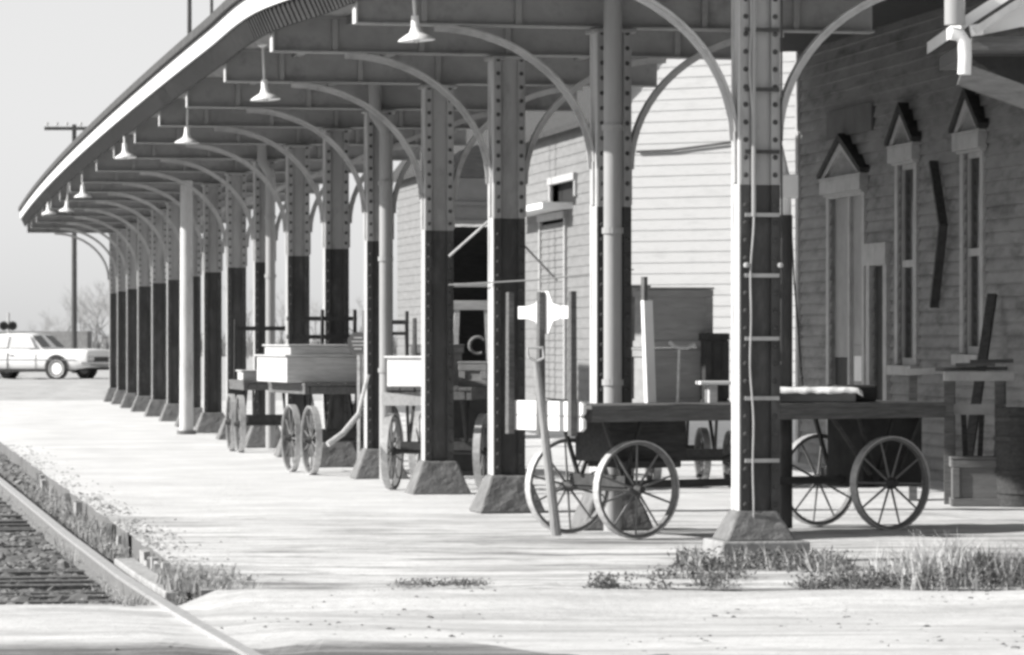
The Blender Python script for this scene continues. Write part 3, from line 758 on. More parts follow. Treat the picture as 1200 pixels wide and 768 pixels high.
# ------------------------------------------------------------------ baggage wagons
def wheel_parts(parent,loc,r,nsp=10,steel=worn_steel,wood=mat('grey wheel paint',.17,.7,.3,8,.2)):
    m=MB(); N=36
    vs=[];fs=[]; ri=r-.034; ro=r-.009; hw=.026
    for k in range(N):
        t=2*math.pi*k/N
        for rr,yy in ((ri,-hw),(ro,-hw),(ro,hw),(ri,hw)): vs.append((rr*math.cos(t),yy,rr*math.sin(t)))
    for k in range(N):
        a=k*4;b=((k+1)%N)*4
        for q in range(4): fs.append((a+q,b+q,b+(q+1)%4,a+(q+1)%4))
    m.add(vs,fs)
    for k in range(nsp):
        t=2*math.pi*(k+.3)/nsp; d=Vector((math.cos(t),0,math.sin(t))); m.tube([d*.04,d*(ri+.01)],[.011,.008],6)
    wo=m.build('wheel',wood,parent); wo.location=loc; wo.rotation_euler=(0,random.uniform(0,1),0)
    m=MB(); vs=[];fs=[]; ri=r-.009; ro=r; hw=.038
    for k in range(N):
        t=2*math.pi*k/N
        for rr,yy in ((ri,-hw),(ro,-hw),(ro,hw),(ri,hw)): vs.append((rr*math.cos(t),yy,rr*math.sin(t)))
    for k in range(N):
        a=k*4;b=((k+1)%N)*4
        for q in range(4): fs.append((a+q,b+q,b+(q+1)%4,a+(q+1)%4))
    m.add(vs,fs); m.build('tyre',steel,wo)
    m=MB(); M=Matrix.Rotation(R(90),4,'X'); m.lathe([(.001,-.085),(.028,-.085),(.034,-.05),(.048,-.03),(.048,.03),(.034,.05),(.028,.085),(.001,.085)],14,M); m.build('hub',iron,wo,smooth=True)
    return wo
def wagon(name,label,pos,ang,L0,L1,W,bz,wb,r,track=1.0,tongue=None,bedm=old_wood,wood=old_wood):
    w=thing(name,(pos[0],pos[1],0),ang,label,'wagon','iron wheeled baggage wagons on the platform')
    b=MB(); n=int(W/.15); pw=W/n
    for k in range(n): b.box(((L1-L0)/2,-W/2+pw*(k+.5),bz-.02),(L0+L1-random.uniform(0,.03),pw-.008,.035))
    b.build('bed',bedm,w,bevel=.004)
    f=MB(); 
    for sy in (-1,1): f.box(((L1-L0)/2,sy*(W/2-.04),bz-.085),(L0+L1-.04,.06,.095))
    for sx in (-L0+.05,-wb/2,0,wb/2,L1-.05): f.box((sx,0,bz-.088),(.07,W-.16,.085))
    f.build('frame',bedm,w,bevel=.004)
    for sx in (-1,1):
        a=MB(); a.tube([(sx*wb/2,-track/2-.05,r),(sx*wb/2,track/2+.05,r)],.025,8); a.box((sx*wb/2,0,r+.06),(.09,track-.2,.09))
        for sy in (-1,1):
            a.bar((sx*wb/2-.18,sy*(track/2-.2),bz-.13),(sx*wb/2,sy*(track/2-.18),r+.05),.03,.025); a.bar((sx*wb/2+.18,sy*(track/2-.2),bz-.13),(sx*wb/2,sy*(track/2-.18),r+.05),.03,.025)
        a.build('axle',iron,w)
        for sy in (-1,1): wheel_parts(w,(sx*wb/2,sy*track/2,r),r)
    s=MB(); s.bar((-wb/2,0,r+.02),(wb/2,0,r+.02),.08,.06); s.build('reach',dark_wood,w)
    return w
def stake(w,loc,h,m=old_wood,sz=.05,lean=(0,0)):
    s=MB(); s.box((0,0,h/2),(sz,sz*.9,h),taper=(.85,.85)); o=s.build('stake',m,w,bevel=.004); o.location=loc; o.rotation_euler=(lean[0],lean[1],0); return o
# --- front wagon, broadside to the camera
w1=wagon('baggage_wagon','long front baggage wagon seen broadside with a three stake end rack and raised pull handle',(1.79,32.2),R(32.2),1.70,1.88,1.0,1.06,2.53,.39,1.0)
for sy,l in ((-.46,0),(0,.0),(.46,0)): stake(w1,(-1.845,sy,.82),1.14,old_wood,.06)
s=MB()
for zc_ in (.912,1.032): s.prism([(-.52,-.058),(.52,-.058),(.56,-.03),(.56,.03),(.52,.058),(-.52,.058),(-.56,.03),(-.56,-.03)],lambda p:(-1.812,p[0],zc_+p[1]),lambda p:(-1.776,p[0],zc_+p[1]))
s.build('end_board',white_paint,w1,bevel=.006)
s=MB(); s.box((-1.797,0.0,1.795),(.018,.80,.10))
pf=[(0,.20),(.05,.085),(.20,.055),(.20,-.055),(.05,-.085),(0,-.20),(-.05,-.085),(-.20,-.055),(-.20,.055),(-.05,.085)]
s.prism([(.06+a*.75 if a>=0 else -.06+a*.75,b) for a,b in [(0,.17),(.09,.07),(.22,.052),(.22,-.052),(.09,-.07),(0,-.17),(-.001,-.17),(-.09,-.07),(-.22,-.052),(-.22,.052),(-.09,.07),(-.001,.17)]],lambda p:(-1.8145,p[0],1.795+p[1]),lambda p:(-1.806,p[0],1.795+p[1]))
s.build('rack_board',white_paint,w1)
# raised tongue
p=at(652,629,0.02); q=Vector((px(629,31.0),31.0,pz(424,31.0)))
Mi=Matrix.Translation((1.79,32.2,0))@Matrix.Rotation(R(32.2),4,'Z'); Mi=Mi.inverted()
P=Mi@Vector((px(652,31.0),31.0,.03)); Q=Mi@q
s=MB(); s.tube([P,P.lerp(Q,.5),Q],[.042,.034,.028],10); tg=s.build('tongue',pale_wood if False else mat('tongue wood',.28,.85,.25,5,.3,(6,6,1)),w1)
s=MB(); U=(Q-P).normalized(); Wv=Mi.to_3x3()@Vector((1,0,0)); a=Q-Wv*.06; b=Q+Wv*.06
s.tube([Q,a+U*.03,a+U*.11,b+U*.11,b+U*.03,Q],.012,8); s.build('handle',worn_steel,tg)
s=MB(); s.box((1.44,-.06,.67),(.62,.5,.64)); s.box((1.44,-.06,.995),(.66,.54,.02)); s.build('tool_box',black_fibre,w1,bevel=.01)
s=MB(); s.bar((.72,-.36,1.0),(1.12,-.42,.46),.03,.03); s.bar((1.72,-.36,1.0),(1.42,-.42,.5),.03,.03); s.build('brace',iron,w1)
s=MB(); s.box((-.95,0.05,.78),(.75,.5,.36)); s.box((-.95,0,.58),(.5,.62,.06)); s.build('turntable',dark_wood,w1,bevel=.01)
s=MB(); s.box((.02,-.46,.80),(.15,.05,.40)); s.build('step_plate',old_wood,w1)
def w1p(x,y,Y): return Mi@Vector((px(x,Y),Y,pz(y,Y)))
lv=MB(); a=w1p(793,498,32.1); b=w1p(796,408,32.1); lv.tube([a,b],.011,8)
u=(w1p(815,400,32.1)-w1p(785,400,32.1)).normalized(); 
lv.tube([b-u*.08+Vector((0,0,.05)),b-u*.04+Vector((0,0,.015)),b+u*.0,b+u*.06+Vector((0,0,0)),b+u*.13+Vector((0,0,.03))],.016,8); lv.build('brake_lever',worn_steel,w1)
ST=MB(); 
# --- things on the front wagon
def on(w,name,lx,ly,lz,rz=0):
    M=w.matrix_basis if False else Matrix.Translation(w.location)@Matrix.Rotation(w.rotation_euler[2],4,'Z')
    return M@Vector((lx,ly,lz)), w.rotation_euler[2]+rz
bz1=1.06
loc,rz=on(w1,'',-.66,.22,bz1); wb_=thing('upright_board',loc,rz,'narrow white board standing upright on the front wagon before the dark crates','board')
s=MB(); s.box((0,0,.42),(.09,.05,.84),M=Matrix.Rotation(R(-2.5),3,'Y')); s.build('board',white_paint,wb_,bevel=.006)
s=MB(); s.box((-.042,0,.93),(.035,.045,.2)); s.build('tip',old_wood,wb_)
loc,rz=on(w1,'',-.02,-.12,bz1); bn=thing('low_bench',loc,R(6),'low white topped bench sitting on the bed of the front wagon','bench')
s=MB(); s.box((0,0,.165),(.64,.26,.03)); s.build('seat',white_paint,bn,bevel=.005)
for sx in (-.21,.21):
    s=MB(); s.box((sx,0,.075),(.07,.22,.15)); s.build('leg',pale_wood,bn,bevel=.005)
loc,rz=on(w1,'',.77,-.02,bz1); o=thing('canvas_bale',loc,R(7),'flat bale under a white canvas sheet on the front wagon right of the nearest column','bale')
s=MB(); s.box((0,0,.055),(.72,.5,.108)); s.build('bale',mid_wood,o,bevel=.01)
s=MB(); nx=30; ny=14; W_,D_=.82,.60
def cz(u,v):
    e=max(0,abs(u)-.36)*.7+max(0,abs(v)-.25)*1.0
    return .122-e*.9+.008*nz(u*7,v*7,1,3)+ (.02*nz(u*14,v*14,1,5) if e>0 else 0)
for i in range(nx+1):
    for j in range(ny+1): u=-W_/2+W_*i/nx; v=-D_/2+D_*j/ny; s.v.append((u,v,cz(u,v)))
for i in range(nx):
    for j in range(ny): s.f.append([i*(ny+1)+j,(i+1)*(ny+1)+j,(i+1)*(ny+1)+j+1,i*(ny+1)+j+1]); s.m.append(0)
cv=s.build('canvas_sheet',canvas,o); cv.data.polygons.foreach_set('use_smooth',[True]*len(cv.data.polygons)); md=cv.modifiers.new('thick','SOLIDIFY'); md.thickness=.006
loc,rz=on(w1,'',1.26,.02,bz1); o=thing('black_suitcase',loc,R(12),'black suitcase lying flat on the right end of the front wagon','suitcase')
s=MB(); s.box((0,0,.07),(.36,.3,.135)); s.build('case',black_fibre,o,bevel=.02)
s=MB(); s.tube([(-.06,-.155,.07),(-.05,-.185,.07),(.05,-.185,.07),(.06,-.155,.07)],.008,8); s.build('handle',iron,o)

# --- wagon behind with the tall dark crates
w5=wagon('baggage_wagon.001','dark wagon behind the front one carrying the tall crates',(px(795,42.6),42.6),ROW,1.15,1.15,.95,.86,1.5,.30,.85,bedm=dark_wood,wood=dark_wood)
def crate(name,loc,rz,dim,m,lab,cat='crate',slat=True,frame=True,mt=None,lid=True,group=None):
    o=thing(name,loc,rz,lab,cat,group); x,y,z=dim
    s=MB(); s.box((0,0,z/2),(x-.02,y-.02,z-.004)); s.build('body',m,o,bevel=.006)
    if frame:
        f=MB()
        for zz in (.035,z-.04):
            f.box((0,-y/2,zz),(x+.0,.022,.07)); f.box((-x/2,0,zz),(.022,y-.03,.07)); f.box((x/2,0,zz),(.022,y-.03,.07))
        for sx in (-1,1): f.box((sx*(x/2-.035),-y/2-.003,z/2),(.07,.022,z-.16))
        f.build('batten',mt or m,o,bevel=.004)
    if lid:
        s=MB(); s.box((0,0,z+.011),(x+.03,y+.03,.02)); s.build('lid',mt or m,o,bevel=.004)
    return o
Yc=41.9
crate('tall_crate',(px(790,Yc),Yc+.3,.862),R(12),(.74,.6,.60),dull_wood,'large dark crate at the bottom of the stack behind the front wagon')
crate('tall_crate.001',(px(790,Yc),Yc+.3,1.488),R(10),(.74,.6,.62),dull_wood,'large dark crate on top of the stack behind the front wagon')
crate('narrow_crate',(px(742,Yc+1),Yc+1.15,.862),R(9),(.3,.35,1.28),dull_wood,'narrow tall dark crate at the left back of the crate stack')
crate('black_case',(px(836,Yc-.2),Yc+.05,.862),R(9),(.26,.5,.78),black_fibre,'black upright case at the right side of the tall crates','case',frame=True,lid=False)

# --- middle wagon between the third and fourth columns
h3=R(90-11)
w3=wagon('baggage_wagon.002','middle baggage wagon behind the fourth column loaded with a white box',(-.81+.19*1.0*.75+.02,41.0+.72),h3,1.12,1.2,.92,1.08,1.35,.40,.98)
loc,rz=on(w3,'',-.80,.20,1.08); crate('white_box',loc,R(-24),(.52,.40,.30),white_paint,'bright white box on the front of the middle wagon','box',frame=False)
loc,rz=on(w3,'',-.2,-.33,1.08); crate('grey_box',loc,rz-R(90),(.30,.5,.24),mid_wood,'low grey wooden box at the right side of the middle wagon','box')
loc,rz=on(w3,'',.45,.25,1.08); crate('slatted_crate',loc,rz-R(90),(.45,.6,.42),mid_wood,'grey crate behind the white box on the middle wagon')
stake(w3,(-.30,.33,1.0),.8,old_wood,.05)
s=MB(); s.prism([(0,0),(.52,-.06),(.62,-.13),(.52,-.14),(0,-.14)],lambda p:(-1.15,.49-p[0],1.03+p[1]),lambda p:(-1.18,.49-p[0],1.03+p[1])); s.build('end_board',pale_wood,w3)
M3i=(Matrix.Translation(w3.location)@Matrix.Rotation(h3,4,'Z')).inverted()
def w3p(x,y,Y): return M3i@Vector((px(x,Y),Y,pz(y,Y)))
s=MB(); s.tube([w3p(431,440,41.2),w3p(420,485,40.9)],.022,8); s.tube([w3p(421,485,40.9),w3p(402,508,40.7),w3p(384,521,40.6)],.03,8); s.build('tongue',pale_wood,w3)
# trestle on it
loc,rz=on(w3,'',-.35,-.3,1.08)
tr=thing('sawhorse',(px(553,42.4),42.4,1.08),R(4),'pale wooden sawhorse standing on the middle wagon in front of the dark shed','sawhorse')
s=MB(); s.box((0,0,.86),(.50,.12,.10)); s.build('rail',pale_wood,tr,bevel=.005)
s=MB(); s.box((0,.02,1.08),(.52,.05,.04)); s.build('upper_rail',pale_wood,tr)
for sx in (-1,1):
    for sy in (-1,1):
        s=MB(); s.bar((sx*.16,sy*.03,.82),(sx*.20,sy*.13,0),.055,.04); s.build('leg',pale_wood,tr)
    s=MB(); s.box((sx*.24,.02,.98),(.04,.04,.2)); s.build('upright',old_wood,tr)
# hook ring hanging off trestle
s=MB(); pts=[(.09*math.cos(t),0,.09*math.sin(t)) for t in [R(40+10*k) for k in range(27)]]; s.tube(pts,.018,8); o=s.build('iron_hook',mat('dull iron',.2,.7,.2,9,0)); o.location=(px(560,42.2),42.2,pz(405,42.2)); tag(o,'curved iron hook hanging above the grey box on the middle wagon','hook')

# --- crate wagon (far left), and the one behind it
a4=R(90+16)
w4=wagon('baggage_wagon.003','near left baggage wagon with a big two layer crate and stake racks',(-2.02,46.25),a4,.92,1.05,1.30,1.07,1.05,.40,.95)
loc,rz=on(w4,'',.05,.36,1.07); crate('long_crate',loc,rz-R(90),(.94,1.65,.30),pale_wood,'big flat grey crate on the left wagon with a sunlit pale side','crate',mt=pale_wood,frame=False)
loc,rz=on(w4,'',.1,.32,1.39); crate('flat_crate',loc,rz-R(90),(.86,1.4,.10),pale_wood,'thin flat crate lying on top of the big grey crate','crate',frame=False)
stake(w4,(-.95,-.06,.78),1.13,old_wood,.065)
stake(w4,(-.95,-.56,.95),.95,old_wood,.05)
s=MB(); s.box((-.95,-.31,1.77),(.03,.54,.05)); s.box((-.95,-.31,1.64),(.03,.54,.04)); s.build('rack_rail',old_wood,w4)
for sy in (-.4,0,.4): stake(w4,(.93,sy,.95),.98,dark_wood,.05)
s=MB(); s.box((.96,0,1.82),(.03,.86,.05)); s.box((.96,0,1.6),(.03,.86,.05)); s.build('rack_rail',dark_wood,w4)
Ysg=44.95
sg=thing('octagonal_sign',(px(420,Ysg),Ysg,0),R(-12),'small dark octagonal sign on a thin post by the left wagon','sign')
s=MB(); s.box((0,.012,.62),(.035,.02,1.24)); s.build('post',worn_steel,sg)
rr=.135; s=MB(); s.prism([(rr*math.cos(R(22.5+45*k)),rr*math.sin(R(22.5+45*k))) for k in range(8)],lambda p:(p[0],-.012,1.53+p[1]),lambda p:(p[0],.0,1.53+p[1])); fc=s.build('plate',sign_face,sg)
s=MB(); s.box((0,.012,1.34),(.035,.02,.24)); s.build('post_top',worn_steel,sg)
s=MB()
for k,ww in enumerate((.10,.15,.13,.09)): s.box((0,-.015,1.59-.042*k),(ww,.004,.014))
s.build('lettering',worn_steel,fc)

crate('storage_chest',(px(548,45.2),45.2,0),R(10),(.62,.5,1.0),black_fibre,'tall black chest on the platform behind the middle wagon','chest',frame=True,lid=True,mt=iron)
crate('storage_chest.001',(px(418,50.6),50.6,0),R(9),(.62,.5,.72),black_fibre,'low black chest on the platform behind the near left wagon','chest',frame=True,lid=True,mt=iron)
w6=wagon('baggage_wagon.004','farthest left baggage wagon with pale boards, half hidden behind columns',(-3.38,54.75),R(90+10),.95,1.0,.95,1.0,1.2,.40,.95)
loc,rz=on(w6,'',-.3,.18,1.0); crate('pale_box',loc,rz-R(90),(.55,.7,.12),pale_wood,'low pale box on the farthest left wagon','box',frame=False)
loc,rz=on(w6,'',.1,-.2,1.0); crate('pale_box.001',loc,rz-R(90),(.4,.5,.36),pale_wood,'taller pale box behind the low one on the farthest left wagon','box',frame=False)
for sy in (-.38,.38): stake(w6,(.9,sy,.9),.95,dark_wood,.06)
s=MB(); s.box((.93,0,1.72),(.03,.8,.06)); s.build('rack_rail',dark_wood,w6)

# ------------------------------------------------------------------ bench and lumber at the right, by the station wall
def P3(x,Y,y): return Vector((px(x,Y),Y,pz(y,Y)))
Yb=37.6
wbn=thing('work_bench',(px(1143,Yb),Yb,0),R(-4),'rough wooden work bench piled with boards under the right window','bench')
def lb(x,y,dy=0): Y=Yb+dy; return Vector((px(x,Y)-px(1143,Yb),dy,pz(y,Y)))
s=MB(); s.bar(lb(1106,441),lb(1188,441),.30,.09); s.build('top',trim_grey,wbn,bevel=.006)
s=MB(); s.bar(lb(1112,480,.02),lb(1178,480,.02),.05,.10); s.build('stretcher',trim_grey,wbn)
for x in (1113,1172):
    for dy in (-.1,.12): 
        s=MB(); a=lb(x,446,dy); s.box((a.x,dy,a.z/2),(.09,.07,a.z)); s.build('leg',old_wood,wbn)
s=MB()
for k,(x0,x1,yy,dy) in enumerate(((1096,1180,433,.05),(1120,1166,428,.0),(1136,1186,424,.1))): s.bar(lb(x0,yy,dy),lb(x1,yy-1,dy),.10,.035)
s.build('boards',old_wood,wbn)
for x,y0,x2,y2 in ((1128,484,1132,530),(1150,484,1146,530)):
    s=MB(); s.bar(lb(x,478,.1),lb(x2,y2+40,.1),.05,.04); s.build('strut',dark_wood,wbn)
crate('wood_crate',(px(1146,37.3),37.35,0),R(-3),(.50,.42,.44),mat('old crate wood',.16,.9,.25,4,.3,(1,1,8),.3,.08,2),'old grey crate on the ground under the work bench')
Yt=38.4
ts=thing('trestle_table',(px(1092,Yt),Yt,0),R(-5),'low pale plank trestle left of the work bench behind the wagon wheel','trestle')
def lt(x,y,dy=0): Y=Yt+dy; return Vector((px(x,Y)-px(1092,Yt),dy,pz(y,Y)))
s=MB(); s.bar(lt(1062,436),lt(1122,434),.34,.06); s.build('top',trim_grey,ts)
for x in (1070,1112):
    s=MB(); a=lt(x,436); s.box((a.x,0,a.z/2-.02),(.08,.3,a.z-.04)); s.build('leg',old_wood,ts)
s=MB(); a=P3(1137,40.2,425); b=P3(1163,40.9,345); g=Vector((px(1128,40.0),40.0,.0)); 
s.bar(g,b,.10,.05); tag(s.build('leaning_plank',dark_wood,bevel=.005),'dark plank leaning against the station wall by the right window','plank')
br=thing('dark_barrel',(px(1200,37.2),37.2,0),0,'dark wooden barrel at the right edge of the view beside the bench','barrel')
s=MB(); s.lathe([(.001,.92),(.23,.92),(.24,.93),(.255,.9),(.29,.46),(.255,0),(.001,0)],26); s.build('staves',dark_wood,br,smooth=True)
s=MB()
for z,rr in ((.12,.272),(.3,.287),(.62,.287),(.8,.272)): s.lathe([(rr-.004,z),(rr+.006,z),(rr+.006,z+.04),(rr-.004,z+.04)],26)
s.build('hoop',iron,br)

# ------------------------------------------------------------------ grass and weeds
def blades(mb,p,h,n,spread,w=.008,lean=.5):
    for _ in range(n):
        a=random.uniform(0,6.28); rr=random.random()**.7*spread; x=p[0]+rr*math.cos(a); y=p[1]+rr*math.sin(a); z=p[2]-.01
        hh=h*random.uniform(.45,1.1); d=random.uniform(0,6.28); l=lean*hh*random.uniform(.2,1); dx,dy=math.cos(d),math.sin(d)
        ww=w*random.uniform(.6,1.3); ox,oy=-dy*ww,dx*ww
        if abs(ox)<ww*.5: ox=ww*.7
        m1=(x+dx*l*.35,y+dy*l*.35,z+hh*.62); t=(x+dx*l,y+dy*l,z+hh)
        mb.add([(x-ox,y-oy,z),(x+ox,y+oy,z),(m1[0]+ox*.7,m1[1]+oy*.7,m1[2]),(m1[0]-ox*.7,m1[1]-oy*.7,m1[2]),t],[(0,1,2,3),(3,2,4)])
def leaves(mb,p,h,n,spread,s=.02):
    for _ in range(n):
        a=random.uniform(0,6.28); rr=random.random()**.6*spread; c=Vector((p[0]+rr*math.cos(a),p[1]+rr*math.sin(a),p[2]+random.random()*h))
        d=Vector((random.gauss(0,1),random.gauss(0,1),random.gauss(0,.6))).normalized()*s*random.uniform(.6,1.5); e=d.orthogonal().normalized()*s*.45
        mb.add([c-d,c+e,c+d,c-e],[(0,1,2,3)])
dry=MB(); gre=MB()
for _ in range(700):                                  # along the kerb beside the rail
    y=random.uniform(25.7,47); x=EDGE(y)-random.uniform(0,.42)
    if nz(x,y,.7,21)<-.12: continue
    (blades(dry,(x,y,gz(x,y)),random.uniform(.05,.15),random.randint(10,22),.12,.005) if random.random()<.45 else leaves(gre if random.random()<.3 else dry,(x,y,gz(x,y)),.09,20,.16,.009))
for _ in range(110):
    y=random.uniform(25.5,26.9); x=-2.15-.15*(y-25.5)+abs(random.gauss(0,.22))
    leaves(gre if random.random()<.5 else dry,(x,y,gz(x,y) if x<EDGE(y) else -.03),random.uniform(.03,.09),12,.14,.008); blades(dry,(x,y,-.05),random.uniform(.05,.16),9,.12,.005,.9)
def nearz(x,y): return -.02 if y>25.5 else gz(x,y)
for _ in range(520):                                  # weeds along the near end of the platform
    X=random.uniform(.55,4.2); y=25.45+abs(random.gauss(0,.55)) if X>1 else 25.4+abs(random.gauss(0,.2))
    d=nz(X,y,1.3,31)
    if d<-.05 and X<2.4: continue
    if y>27.2: continue
    if abs(X-C[0].x)<.36 and abs(y-C[0].y)<.36: continue
    if random.random()<.55: leaves(gre,(X,y,nearz(X,y)),random.uniform(.03,.13),26,.11,.016)
    else: blades(dry,(X,y,nearz(X,y)),random.uniform(.04,.15),14,.1,.005)
for _ in range(70):                                   # thick weeds round the plinth
    a=random.uniform(0,6.28); X=C[0].x+.42*math.cos(a)*random.uniform(.9,1.4); y=C[0].y-.45-abs(random.gauss(0,.5))
    leaves(gre,(X,y,-.02),random.uniform(.06,.16),26,.12,.018); 
    if random.random()<.4: blades(dry,(X,y,-.02),.18,10,.12)
for _ in range(60):                                   # dark fringe at the platform end
    X=random.uniform(-.75,-.18); y=25.42+random.gauss(0,.11); leaves(gre,(X,y,-.01),.035*random.uniform(.5,1.4),random.randint(6,22),.09,.010)
for _ in range(620):
    X=random.uniform(.7,4.6); y=25.5+abs(random.gauss(0,.6))
    if nz(X,y,1.3,31)<-.12 or y>27.1: continue
    leaves(gre if random.random()<.6 else dry,(X,y,-.02),.02,16,.13,.011)
stuff(dry.build('dry_grass',blade_dry)); stuff(gre.build('weeds',blade_green))
cl=thing('grass_clump',(px(1160,26.2),26.2,-.02),0,'big wind blown clump of dark grass at the lower right by the road','grass clump')
b1=MB(); b2=MB()
for _ in range(120):
    x=random.gauss(0,.30); y=random.gauss(0,.28); blades(b1,(x,y,0),random.uniform(.10,.30)*max(.3,1-.5*abs(x)/.5),13,.09,.0045,1.1)
    blades(b2,(x*1.25,y*1.3-.08,0),random.uniform(.10,.32),13,.10,.0042,1.2)
b1.build('green_blades',blade_green,cl); b2.build('dry_blades',blade_dry,cl)
pc=thing('dry_grass_tuft',(px(1090,25.9),25.9,-.03),0,'tall pale dry grass tuft left of the dark grass clump','grass tuft')
b1=MB(); 
for _ in range(60): blades(b1,(random.gauss(0,.13),random.gauss(0,.16),0),random.uniform(.10,.40),9,.07,.0042,.7)
b1.build('blades',mat('bleached grass',.55,.9,.2,3,0,spec=.1),pc)

# ------------------------------------------------------------------ far left: car, poles, crossing signal, trees
GZ=lambda x,y: gz(x,y)
Ycar=119.5
ang=math.atan2(-.40,.917)
cb=Vector((px(68,Ycar),Ycar,0))
fwd=Vector((math.cos(ang),math.sin(ang),0)); side=Vector((-fwd.y,fwd.x,0))   # local +y: left of travel; near side is the left one
car=thing('parked_car',(0,0,0),ang,'white 1960s sedan parked beyond the far end of the platform','car')
# local: x forward, rear axle at x=0, ground z=0
def loft(secs,mi=0):
    mb=MB(); n=len(secs[0]); mb.v=[p for s_ in secs for p in s_]
    for i in range(len(secs)-1):
        for k in range(n): mb.f.append([i*n+k,i*n+(k+1)%n,(i+1)*n+(k+1)%n,(i+1)*n+k]); mb.m.append(mi)
    mb.f.append(list(range(n))); mb.f.append([(len(secs)-1)*n+k for k in range(n)][::-1]); mb.m+=[mi,mi]
    return mb
def sec(x,hw,zb,zs,zt,crown):
    pr=[(-hw*.86,zb),(-hw*.97,zb+.10),(-hw,(zb+zs)/2),(-hw*.985,zs),(-hw*.90,zt),(-hw*.5,zt+crown),(0,zt+crown*1.25),(hw*.5,zt+crown),(hw*.90,zt),(hw*.985,zs),(hw,(zb+zs)/2),(hw*.97,zb+.10),(hw*.86,zb)]
    return [(x,y,z) for y,z in pr]
body=loft([sec(-1.28,.80,.42,.74,.84,.01),sec(-1.22,.86,.36,.78,.90,.02),sec(-.9,.90,.33,.80,.93,.02),sec(-.35,.92,.30,.82,.94,.02),sec(.3,.92,.26,.82,.92,.02),sec(1.5,.92,.25,.80,.89,.02),sec(2.4,.91,.26,.80,.90,.02),sec(3.3,.90,.30,.80,.91,.02),sec(3.70,.89,.36,.79,.89,.02),sec(3.76,.87,.40,.76,.87,.01)])
bo=body.build('body',car_white,car,smooth=True,bevel=.0)
def gsec(x,hw,zt,hb): 
    pr=[(-hb,.88),(-hw*.98,zt-.06),(-hw*.85,zt),(0,zt+.02),(hw*.85,zt),(hw*.98,zt-.06),(hb,.88)]
    return [(x,y,z) for y,z in pr]
cab=[gsec(-.32,.70,.93,.76),gsec(.22,.64,1.33,.80),gsec(.5,.65,1.38,.82),gsec(1.3,.66,1.395,.83),gsec(1.66,.65,1.38,.83),gsec(2.14,.72,.94,.80)]
loft(cab).build('cabin',car_white,car,smooth=True)
# glazing, a few mm proud
def quad(mb,a,b,c_,d,off):
    a,b,c_,d=[Vector(v) for v in (a,b,c_,d)]; n=(b-a).cross(d-a).normalized()*off
    mb.add([a+n,b+n,c_+n,d+n,a-n*2,b-n*2,c_-n*2,d-n*2],[(0,1,2,3),(7,6,5,4),(0,4,5,1),(1,5,6,2),(2,6,7,3),(3,7,4,0)])
g=MB(); quad(g,(-.27,.62,.985),(-.27,-.62,.985),(.17,-.55,1.305),(.17,.55,1.305),.012); g.build('rear_window',car_glass,car)
g=MB(); quad(g,(2.10,-.66,.975),(2.10,.66,.975),(1.72,.58,1.325),(1.72,-.58,1.325),.012); g.build('windscreen',car_glass,car)
for sy in (1,-1):
    for (x0,x1,x2,x3) in ((.25,.95,.95,.45),(1.02,1.94,1.66,1.02)):
        g=MB(); pts=[(x0,sy*.828,.95),(x1,sy*.835,.95),(x2,sy*.675,1.32),(x3,sy*.672,1.32)]
        quad(g,*(pts if sy<0 else pts[::-1]),.014); g.build('side_window',mat('bright side glass',.5,.15,.1,2,0,spec=.5),car)  # pale base colour stands in for reflections on the side glass
for x in (0,2.75):
    for sy in (1,-1):
        M=Matrix.Translation((x,sy*.85,.33))@Matrix.Rotation(R(90),4,'X')
        t=MB(); t.lathe([(.19,-.10),(.30,-.105),(.33,-.07),(.33,.07),(.30,.105),(.19,.10)],24); wo=t.build('wheel',rubber,car,smooth=True); wo.matrix_local=M
        t=MB(); t.lathe([(.001,.085),(.11,.10),(.20,.09),(.26,.108),(.265,.0),(.26,-.108),(.20,-.09),(.001,-.085)],24); t.build('hubcap',white_paint,wo,smooth=True)
        if True:
            t=MB(); t.lathe([(.001,-.006),(.40,-.006),(.40,.006),(.001,.006)],28,Matrix.Translation((x-.02,sy*.925,.36))@Matrix.Rotation(R(90),4,'X')); t.build('wheel_arch',rubber,car)
s=MB(); s.tube([(-1.1,-.93,.50),(-1.33,-.84,.50),(-1.38,0,.50),(-1.33,.84,.50),(-1.1,.93,.50)],.07,10); s.build('bumper',chrome,car,smooth=True)
s=MB(); s.tube([(3.6,-.9,.48),(3.8,-.8,.48),(3.84,0,.48),(3.8,.8,.48),(3.6,.9,.48)],.06,10); s.build('bumper',chrome,car,smooth=True)
s=MB(); s.box((3.765,0,.60),(.03,.86,.17)); s.build('grille',dark_paint,car)
for sy in (1,-1):
    for q in (.53,.70):
        t=MB(); t.lathe([(.001,.03),(.06,.025),(.075,.01),(.085,.0),(.085,-.03)],16,Matrix.Translation((3.77,sy*q,.64))@Matrix.Rotation(R(90),4,'Y')); t.build('headlight',chrome,car,smooth=True)
    s=MB(); s.box((-1.292,sy*.55,.70),(.03,.30,.10)); s.build('tail_light',lamp_red,car,bevel=.01)
for sy in (1,-1):
    s=MB(); s.box((1.3,sy*.915,.27),(2.3,.02,.09)); s.build('rocker_panel',rubber,car)
    s=MB(); s.box((1.3,sy*.928,.60),(4.2,.012,.025)); s.build('trim_strip',chrome,car)
    for x0,x1 in ((.42,1.0),(1.02,2.0)):
        s=MB()
        for xx in (x0,x1): s.box((xx,sy*.921,.56),(.012,.012,.5))
        d_=s.build('door_seam',rubber,car); s=MB(); s.box((x0+.12,sy*.935,.74),(.16,.03,.03)); s.build('door_handle',chrome,d_)
s=MB(); s.box((3.2,0,.34),(.9,1.5,.12)); s.build('underside',rubber,car)
# put the near rear wheel on its pixel
w_=cb-fwd*2.75+side*.85
car.location=(w_.x,w_.y,gz(w_.x,w_.y)-.01)

